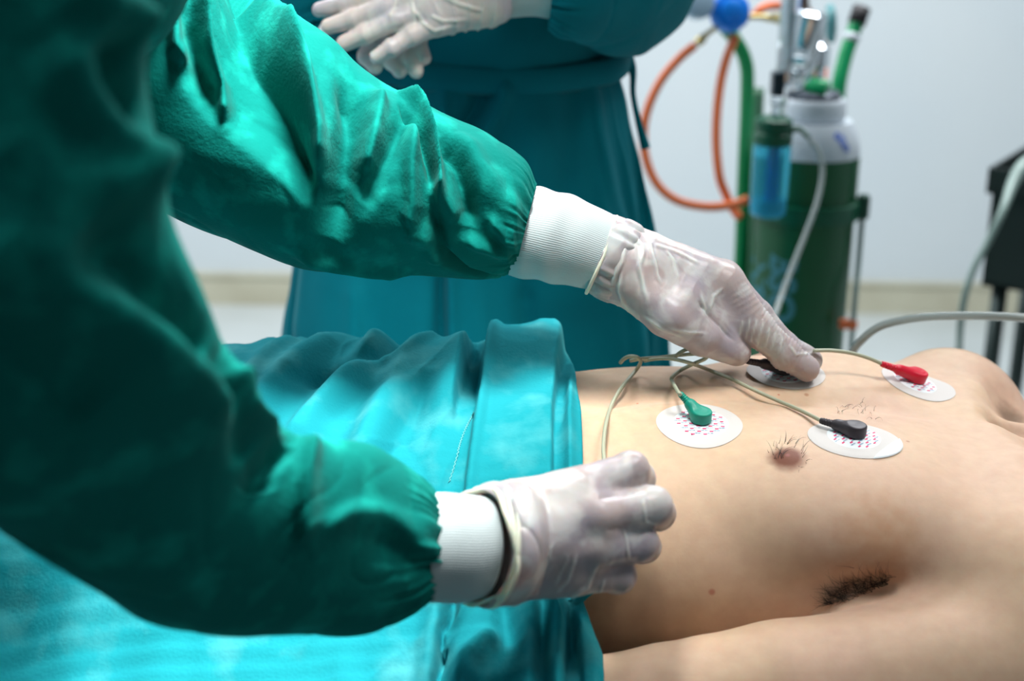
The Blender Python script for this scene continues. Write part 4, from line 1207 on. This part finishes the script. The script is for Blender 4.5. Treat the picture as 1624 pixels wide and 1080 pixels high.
# ------------------------------------------------------------------ lead wires
def over(px, py, lift=.0022, dmax=1.235):
    p_, n_, d_ = hit(px, py, lift)
    return p_ if p_ is not None else P(px, py, dmax)
def on_ray(px, py, lift, dmax=1.24):
    p_, n_, d_ = hit(px, py)
    return P(px, py, (d_ if d_ is not None else dmax) - lift)
def wire(pts, label):
    o = tube('lead_wire', pts, .00165, MT['wire'], smooth_n=10, seg=12)
    return meta(o, label, 'wire')
wire([P(962, 752, 1.050), P(958, 728, 1.075), on_ray(957, 705, .017), on_ray(961, 672, .016), on_ray(971, 640, .012), on_ray(988, 612, .013), on_ray(1008, 588, .015), on_ray(1016, 574, .018), P(1011, 567, 1.215), P(1000, 565, 1.220), P(990, 569, 1.226), P(984, 575, 1.236)],
     'grey-green lead wire bowing down to the nearer gloved hand')
wire([g_end, g_end + (g_end - P(1114, 660, 1.14)).normalized() * .004, on_ray(1067, 606, .012), on_ray(1066, 598, .014), on_ray(1080, 587, .016), P(1100, 577, 1.200), P(1118, 569, 1.195), P(1121, 563, 1.197), P(1108, 561, 1.205), P(1080, 563, 1.212), P(1045, 567, 1.218), P(1018, 569, 1.218), P(1000, 572, 1.226)],
     'lead wire bending sharply into the green connector')
wire([k_end, P(1298, 665, 1.134), on_ray(1270, 651, .011), on_ray(1235, 636, .015), on_ray(1195, 618, .014), on_ray(1160, 601, .017), on_ray(1125, 587, .020), P(1095, 576, 1.190), P(1065, 569, 1.200), P(1040, 569, 1.212), P(1022, 572, 1.222)],
     'straight lead wire crossing the breastbone to the black connector beside the nipple')
wire([P(1290, 556, 1.225), P(1320, 556, 1.228), P(1350, 560, 1.232), P(1378, 568, 1.234), r_end], 'lead wire running along the far side into the red connector')
wire([P(1068, 571, 1.205), P(1076, 561, 1.202), P(1090, 554, 1.200), P(1112, 551, 1.200), P(1135, 556, 1.205), P(1165, 566, 1.209), b_end], 'lead wire looping up under the pressing gloved hand')

# ------------------------------------------------------------------ body hair on the patient
def hairs(name, items, m, parent):
    V = []; F = []
    for pts in items:
        n_ = len(pts); v_, f_ = tube_arrays(pts, [.00015 * (1.15 - .95 * i / (n_ - 1)) for i in range(n_)], 4)
        o_ = len(V); V += v_; F += [tuple(i + o_ for i in q) for q in f_]
    return from_arrays(name, V, F, m, parent)
rg = random.Random(11)
def strand(px, py, dpx, dpy, n_=7, curl=.3, lift=.0012):
    out = []
    a = math.atan2(dpy, dpx); L = math.hypot(dpx, dpy); x, y = px, py
    c = rg.uniform(-curl, curl)
    for i in range(n_):
        q = over(x, y, .0002 + lift * math.sin(math.pi * i / (n_ - 1) * .8))
        out.append(q); a += c * 1.2 / n_; x += math.cos(a) * L / n_; y += math.sin(a) * L / n_
    return out
arm = []
for i in range(260):
    t = rg.random(); bx = 1312 + 100 * t + rg.gauss(0, 5)
    cy = np.interp(bx, [1290, 1340, 1380, 1405, 1420], [966, 955, 941, 930, 915])
    by = cy - abs(rg.gauss(0, 16)) * (.5 + .5 * math.sin(math.pi * min(max(t, 0), 1)))
    L_ = rg.uniform(.5, 1.25); an = rg.gauss(3.75, .45)
    arm.append(strand(bx, by, 34 * L_ * math.cos(an), 30 * L_ * math.sin(an), curl=1.3, lift=.0025))
hairs('armpit_hair', arm, MT['hair'], patient)
nh_ = []
for i in range(22):
    a = rg.uniform(-3.3, 1.0); r0 = rg.uniform(20, 32)
    nh_.append(strand(1250 + r0 * math.cos(a), 728 + r0 * math.sin(a), 14 * math.cos(a + rg.uniform(.4, 1.3)) , 18 * math.sin(a - .3) - 3, curl=1.4, lift=.0006))
for i in range(12):
    nh_.append(strand(1232 + rg.uniform(-8, 10), 722 + rg.uniform(-4, 8), rg.uniform(-8, 10), rg.uniform(-30, -14), curl=1.4, lift=.0008))
hairs('nipple_hair', nh_, MT['hair'], patient)
ch = []
for i in range(20):
    ch.append(strand(1365 + rg.uniform(-45, 25), 652 + rg.uniform(-22, 14), rg.uniform(-12, 16), rg.uniform(-12, 14), curl=1.5, lift=.0025))
hairs('chest_hair', ch, MT['hair'], patient)
# ------------------------------------------------------------------ oxygen cylinder on its trolley
def axpt(px, py, d): return P(px, py, d)
c0 = P(1276, 330, 2.45); TX, TY = c0.x, c0.y; TR = .0855
tank = empty('oxygen_cylinder', (TX, TY, .02), 'dark green oxygen cylinder with a white shoulder and chrome valve', 'gas cylinder')
zb_ = P(1276, 252, 2.45 - .08).z                                     # where green meets white
lathe('cylinder_body', [(.070, .0215), (TR - .004, .035), (TR, .06), (TR, zb_)], (TX, TY, 0), MT['tank_green'], tank, seg=72)
zt_ = P(1290, 172, 2.45).z
lathe('shoulder', [(TR, zb_), (TR - .001, zb_ + .012), (TR - .006, zb_ + .035), (TR - .018, zb_ + .058), (.054, zt_ - .012), (.050, zt_ - .008)], (TX, TY, 0), MT['tank_white'], tank, seg=72)
lathe('neck_ring', [(.050, zt_ - .012), (.056, zt_ - .006), (.056, zt_ + .020), (.052, zt_ + .026), (.044, zt_ + .026)], (TX, TY, 0), MT['tank_white'], tank, seg=64)
lathe('collar', [(.046, zt_ + .022), (.046, zt_ + .034), (.036, zt_ + .040), (.020, zt_ + .044)], (TX, TY, 0), mat('grey_collar', (.06, .075, .10), rough=.35, metal=.4), tank, seg=48)
val = lathe('valve_body', [(.018, zt_ + .040), (.018, zt_ + .075), (.024, zt_ + .080), (.024, zt_ + .110), (.014, zt_ + .118), (.014, zt_ + .150)], (TX - .002, TY, 0), MT['chrome'], tank, seg=32)
lathe('valve_handwheel', [(.012, 0), (.030, .003), (.034, .010), (.030, .017), (.012, .020)], P(1308, 38, 2.43), mat('teal_wheel', (.08, .28, .30), rough=.4), val, seg=28, axis=(1, -.2, .1))
lathe('outlet_knob', [(.008, -.034), (.008, 0), (.0165, .001), (.0175, .006), (.0175, .026), (.0150, .031)], P(1284, 138, 2.37), MT['grip_green'], val, seg=24, axis=(1, -.5, -.12))
# stencilled letters running down the front, and pen marks on the shoulder
def letters(name, txt, size, m, parent, place, bend):
    cu = bpy.data.curves.new(name, 'FONT'); cu.body = txt; cu.size = size; cu.extrude = .0002; cu.offset = .0022 if size > .05 else .0003
    cu.align_x = 'CENTER'; cu.align_y = 'CENTER'
    o = bpy.data.objects.new(name, cu); COL.objects.link(o)
    bpy.context.view_layer.update()
    me = bpy.data.meshes.new_from_object(o.evaluated_get(bpy.context.evaluated_depsgraph_get())); bpy.data.objects.remove(o)
    for v_ in me.vertices: v_.co = place(v_.co)
    o = link(name, me, m, parent, smooth=False); return o
def on_tank(ang0, z0, tilt=0.0, rot=0.0):
    def f(c):
        a, b = c.x * math.cos(rot) - c.y * math.sin(rot), c.x * math.sin(rot) + c.y * math.cos(rot)
        an = ang0 + a / TR; r = TR + .0006 + c.z
        z = z0 + b
        if z > zb_:                                                  # follow the dome
            f_ = (z - zb_); r = TR - 5.2 * f_ ** 2 - .02 * f_ + .0012 + c.z
        return Vector((TX + r * math.cos(an), TY + r * math.sin(an), z))
    return f
aim = math.atan2(CAM.y - TY, CAM.x - TX)
zl = P(1240, 480, 2.36).z
letters('stencilled_letters', 'BSO', .066, MT['letter'], tank, on_tank(aim - .36, zl + .006, rot=-math.pi / 2), True)
letters('stencilled_letters', 'NS', .060, MT['letter'], tank, on_tank(aim - 1.00, zl + .012, rot=-math.pi / 2), True)
letters('pen_writing', 'silio', .024, MT['ink'], tank, on_tank(aim + .72, P(1332, 215, 2.40).z, rot=-.85), True)

# regulator with flowmeter and humidifier bottle
hum = empty('flowmeter_humidifier', P(1220, 200, 2.28), 'chrome flowmeter with a blue-tinted humidifier bottle hanging at the cylinder', 'humidifier')
HB = P(1220, 300, 2.28); zc = lambda py: P(1220, py, 2.28).z
bx_, by_ = HB.x, HB.y
lathe('bottle', [(.024, zc(345)), (.0285, zc(340)), (.029, zc(330)), (.0305, zc(235)), (.0295, zc(224))], (bx_, by_, 0), MT['bottle'], hum, seg=48)
lathe('water', [(.022, zc(343)), (.0262, zc(338)), (.0268, zc(316))], (bx_, by_, 0), MT['water'], hum, seg=40)
lathe('dip_tube', [(.0085, zc(332)), (.0085, zc(222))], (bx_ + .003, by_, 0), MT['stem'], hum, seg=20)
lathe('bottle_cap', [(.027, zc(226)), (.0305, zc(222)), (.0305, zc(207)), (.027, zc(204)), (.027, zc(199)), (.0295, zc(196)), (.0295, zc(184)), (.020, zc(178))], (bx_, by_, 0), MT['cap_green'], hum, seg=40)
tube('outlet_spout', [Vector((bx_ + .026, by_ - .005, zc(200))), P(1268, 205, 2.25), P(1283, 219, 2.24)], [.006, .0045, .0035], MT['cap_green'], hum)
st_ = lathe('stem', [(.011, zc(182)), (.011, zc(160)), (.014, zc(158)), (.014, zc(148)), (.010, zc(146))], (bx_ + .006, by_, 0), MT['clear'], hum, seg=24)
box('manifold_block', P(1233, 133, 2.29), (.020, .030, .040), mat('dark_block', (.015, .035, .05), rough=.3, metal=.5), hum, bevel=.004)
lathe('manifold_pipe', [(.010, 0), (.010, .028), (.014, .030), (.014, .040)], P(1240, 130, 2.30), MT['chrome'], hum, seg=24, axis=(1, .8, -.05))
fz0, fz1 = P(1248, 118, 2.28).z, P(1248, -40, 2.28).z
fx_, fy_ = P(1250, 60, 2.28).x, P(1250, 60, 2.28).y
lathe('flow_tube', [(.0155, fz0), (.0155, fz1)], (fx_, fy_, 0), MT['clear'], hum, seg=28)
lathe('flow_tube_core', [(.006, fz0), (.0075, fz1)], (fx_, fy_, 0), MT['chrome'], hum, seg=16)
lathe('flow_tube_base', [(.017, fz0 - .012), (.017, fz0 + .002)], (fx_, fy_, 0), MT['chrome'], hum, seg=24)
lathe('pressure_gauge', [(.010, -.052), (.016, -.047), (.022, -.020), (.027, .012), (.028, .034), (.021, .040)], P(1278, 58, 2.28), MT['chrome'], hum, seg=36, axis=(.14, 0, 1))
lathe('flow_knob', [(.010, 0), (.016, .002), (.016, .020), (.010, .024)], P(1262, 92, 2.27), MT['chrome'], hum, seg=20, axis=(.8, -.5, 0))
tube('gauge_link', [P(1262, 122, 2.29), P(1280, 108, 2.31), P(1288, 85, 2.31), P(1284, 60, 2.30)], .012, MT['chrome'], hum)

# trolley that carries the cylinder
tr = empty('cylinder_trolley', (TX - .05, TY, 0), 'green tubular trolley with black-tipped curved handle around the oxygen cylinder', 'trolley')
def down(pts): return pts
l0 = P(1168, 420, 2.52)
tube('handle', [P(1146, 40, 2.52), P(1168, 66, 2.52), P(1183, 100, 2.52), P(1185, 150, 2.52), P(1180, 280, 2.52), P(1171, 480, 2.52), Vector((l0.x - .012, l0.y - .03, .45)), Vector((l0.x - .02, l0.y, .06))], .0125, MT['trolley_green'], tr, seg=18)
l1 = P(1201, 420, 2.52)
tube('upright', [P(1202, 140, 2.56), P(1196, 300, 2.56), P(1189, 500, 2.56), P(1189, 500, 2.56) - Vector((.012, -.01, .35)), Vector((P(1189, 500, 2.56).x - .03, P(1189, 500, 2.56).y + .02, .05))], .0115, mat('grey_green_pipe', (.05, .16, .09), rough=.4), tr, seg=18)
hr = tube('handle', [P(1366, 14, 2.58), P(1352, 55, 2.58), P(1340, 92, 2.58), P(1330, 140, 2.58), P(1328, 200, 2.60), P(1326, 300, 2.62), Vector((P(1326, 300, 2.62).x, P(1326, 300, 2.62).y, .06))], .0135, MT['grip_green'], tr, seg=18)
tube('grip_cap', [P(1358, 38, 2.58), P(1367, 12, 2.58)], .0165, MT['rubber'], hr, smooth_n=1, seg=20)
tube('grip_ring', [P(1349, 66, 2.58), P(1352, 54, 2.58)], .0142, MT['tank_white'], hr, smooth_n=1, seg=20)
zband = P(1290, 342, 2.38).z
V, F = lathe_arrays([(TR + .0010, zband - .016), (TR + .008, zband - .014), (TR + .008, zband + .014), (TR + .0010, zband + .016), (TR + .0010, zband - .016)], (TX, TY, 0), 64)
edge_split(from_arrays('clamp_band', V, F[:-2], mat('band_green', (.0, .085, .04), rough=.35), tr))
box('clamp_bracket', P(1369, 328, 2.42), (.020, .020, .044), mat('bracket_green', (.0, .06, .035), rough=.4), tr, bevel=.006)
rb = P(1358, 345, 2.43)
tube('side_rod', [P(1368, 335, 2.43), P(1361, 420, 2.43), P(1352, 520, 2.43), Vector((rb.x + .012, rb.y - .02, .30)), Vector((rb.x + .012, rb.y, .04))], .0050, MT['tube_grey'], tr)
box('orange_buckle', P(1345, 514, 2.43), (.030, .016, .016), MT['orange'], tr, bevel=.003)
box('base_plate', (TX - .02, TY, .0125), (.34, .24, .015), MT['trolley_green'], tr, bevel=.004)
for sx in (-.16, .12):
    V, F = lathe_arrays([(.02, -.014), (.045, -.014), (.05, -.008), (.05, .008), (.045, .014), (.02, .014)], (TX + sx, TY + .145, .05), 32, (1, 0, 0))
    from_arrays('wheel', V, F, MT['rubber'], tr)

# blue pressure regulator and its orange hoses
rgm = empty('pressure_regulator', P(1157, 20, 2.46), 'blue-capped gas regulator with a chrome gauge above the orange hose loop', 'regulator')
V, F = lathe_arrays([(.012, -.02), (.0325, -.016), (.0355, -.004), (.0345, .012), (.029, .018), (.020, .019), (.018, .030), (.012, .033)], (0, 0, 0), 40)
kn = lathe('adjusting_knob', [(.012, -.02), (.0325, -.016), (.0355, -.004), (.0345, .012), (.029, .018), (.020, .019), (.018, .030), (.012, .033)], P(1157, 20, 2.46), MT['bluek'], rgm, seg=12, axis=(.05, -.95, .3))
lathe('gauge', [(.010, -.03), (.026, -.022), (.030, .0), (.027, .008), (.02, .010)], P(1107, 4, 2.44), mat('gauge_glass', (.45, .60, .75), rough=.12, metal=.3), rgm, seg=32, axis=(.0, -.95, .3))
tube('gauge_arm', [P(1107, 6, 2.47), P(1130, 12, 2.48), P(1155, 20, 2.48)], .008, MT['chrome'], rgm)
tube('hose_barb', [P(1140, 40, 2.46), P(1120, 55, 2.46), P(1112, 63, 2.46), P(1105, 69, 2.46)], [.004, .005, .0085, .0075], MT['brass'], rgm)
tube('brass_pipe', [P(1186, 27, 2.48), P(1205, 27, 2.48), P(1222, 29, 2.48), P(1232, 29, 2.46), P(1262, 40, 2.40)], [.005, .005, .007, .009, .008], MT['brass'], rgm)
meta(tube('orange_hose', [P(1102, 72, 2.46), P(1078, 92, 2.46), P(1050, 125, 2.46), P(1030, 165, 2.46), P(1021, 205, 2.46), P(1024, 250, 2.46), P(1042, 292, 2.46), P(1074, 318, 2.46), P(1120, 328, 2.46), P(1160, 325, 2.45), P(1186, 316, 2.44)], .0078, MT['orange']),
     'orange gas hose curving in a wide loop beside the standing medic', 'hose')
meta(tube('orange_hose', [P(1166, 58, 2.48), P(1153, 90, 2.47), P(1143, 130, 2.47), P(1137, 180, 2.47), P(1136, 230, 2.47), P(1141, 280, 2.47), P(1151, 308, 2.475), P(1163, 332, 2.475), P(1174, 346, 2.47)], .0078, MT['orange']),
     'orange gas hose hanging almost straight down beside the green pipe', 'hose')
meta(tube('orange_hose', [P(1196, 26, 2.50), P(1208, 14, 2.50), P(1225, 9, 2.52), P(1262, 12, 2.54), P(1292, 30, 2.54), P(1303, 70, 2.54), P(1306, 110, 2.53), P(1300, 135, 2.51), P(1285, 150, 2.50)], .0078, MT['orange']),
     'orange gas hose arching behind the chrome valve', 'hose')
tube_b = tube('brown_strap', [P(1272, -10, 2.50), P(1276, 10, 2.50), P(1292, 50, 2.49), P(1293, 90, 2.49), P(1297, 118, 2.48)], [.012, .009, .006, .014, .006], mat('brown_tape', (.06, .035, .03), rough=.6))
meta(tube_b, 'dark brown strap wound behind the chrome valve', 'strap')
# oxygen tubing from the humidifier
meta(tube('oxygen_tubing', [P(1285, 222, 2.24), P(1300, 244, 2.23), P(1304, 275, 2.22), P(1296, 320, 2.20), P(1276, 375, 2.17), P(1252, 435, 2.13), P(1232, 490, 2.08), P(1218, 540, 2.0), P(1210, 600, 1.9)], .0042, MT['tube']),
     'clear oxygen tubing hanging down in front of the green cylinder', 'tubing')
meta(tube('clear_tube', [P(1335, 610, 1.46), P(1350, 562, 1.44), P(1368, 538, 1.42), P(1395, 518, 1.41), P(1435, 507, 1.40), P(1480, 502, 1.39), P(1550, 501, 1.38), P(1624, 504, 1.37), P(1720, 512, 1.36), P(1800, 560, 1.34)], .0042, MT['tube']),
     'clear plastic tube arching over the far side of the patient', 'tubing')

# dark steel trolley at the right edge
cr = P(1568, 266, 2.75)
u1 = Vector((math.cos(R(-32)), math.sin(R(-32)), 0)); u2 = Vector((math.cos(R(58)), math.sin(R(58)), 0))
zt, zb2 = cr.z, P(1562, 470, 2.75).z
ct = empty('instrument_trolley', (cr.x + .2, cr.y, 0), 'dark metal cart with an open top tray at the right edge', 'cart')
ctr = Vector((cr.x, cr.y, 0)) + u1 * .26 + u2 * .17
def pan(c, w_, d_, z0, z1, t=.006):
    a = R(-32)
    return join(box_arrays((c.x, c.y, z0 + t / 2), (w_, d_, t), a), *[box_arrays(tuple(c + u2 * (s_ * (d_ / 2 - t / 2)) + Vector((0, 0, (z0 + z1) / 2))), (w_, t, z1 - z0), a) for s_ in (-1, 1)],
                *[box_arrays(tuple(c + u1 * (s_ * (w_ / 2 - t / 2)) + Vector((0, 0, (z0 + z1) / 2))), (t, d_, z1 - z0), a) for s_ in (-1, 1)])
V, F = pan(ctr, .52, .34, zt - .05, zt)
from_arrays('top_tray', V, F, MT['steel_dark'], ct, smooth=False)
V, F = pan(ctr, .50, .32, zb2, zt - .05, .008)
from_arrays('cabinet_body', V, F, MT['steel_dark'], ct, smooth=False)
for a_ in (-1, 1):
    for b_ in (-1, 1):
        q = ctr + u1 * (a_ * .22) + u2 * (b_ * .13)
        tube('leg', [Vector((q.x, q.y, zb2 + .02)), Vector((q.x, q.y, .03))], .016, MT['steel_dark'], ct, smooth_n=1)
        V, F = lathe_arrays([(.012, -.01), (.026, -.010), (.028, 0), (.026, .010), (.012, .01)], (q.x, q.y, .028), 24, (1, 0, 0))
        from_arrays('castor', V, F, MT['rubber'], ct)
meta(tube('grey_hose', [P(1640, 252, 2.66), P(1622, 266, 2.64), P(1606, 292, 2.62), P(1590, 335, 2.58), P(1566, 385, 2.58), P(1545, 425, 2.58), P(1530, 470, 2.58), P(1523, 520, 2.6), P(1521, 580, 2.7), P(1524, 660, 2.8)], [.014, .014, .011, .0075, .0068, .0065, .0065, .0065, .0065, .0065], MT['tube_grey']),
     'grey ribbed hose drooping from the dark cart', 'hose')
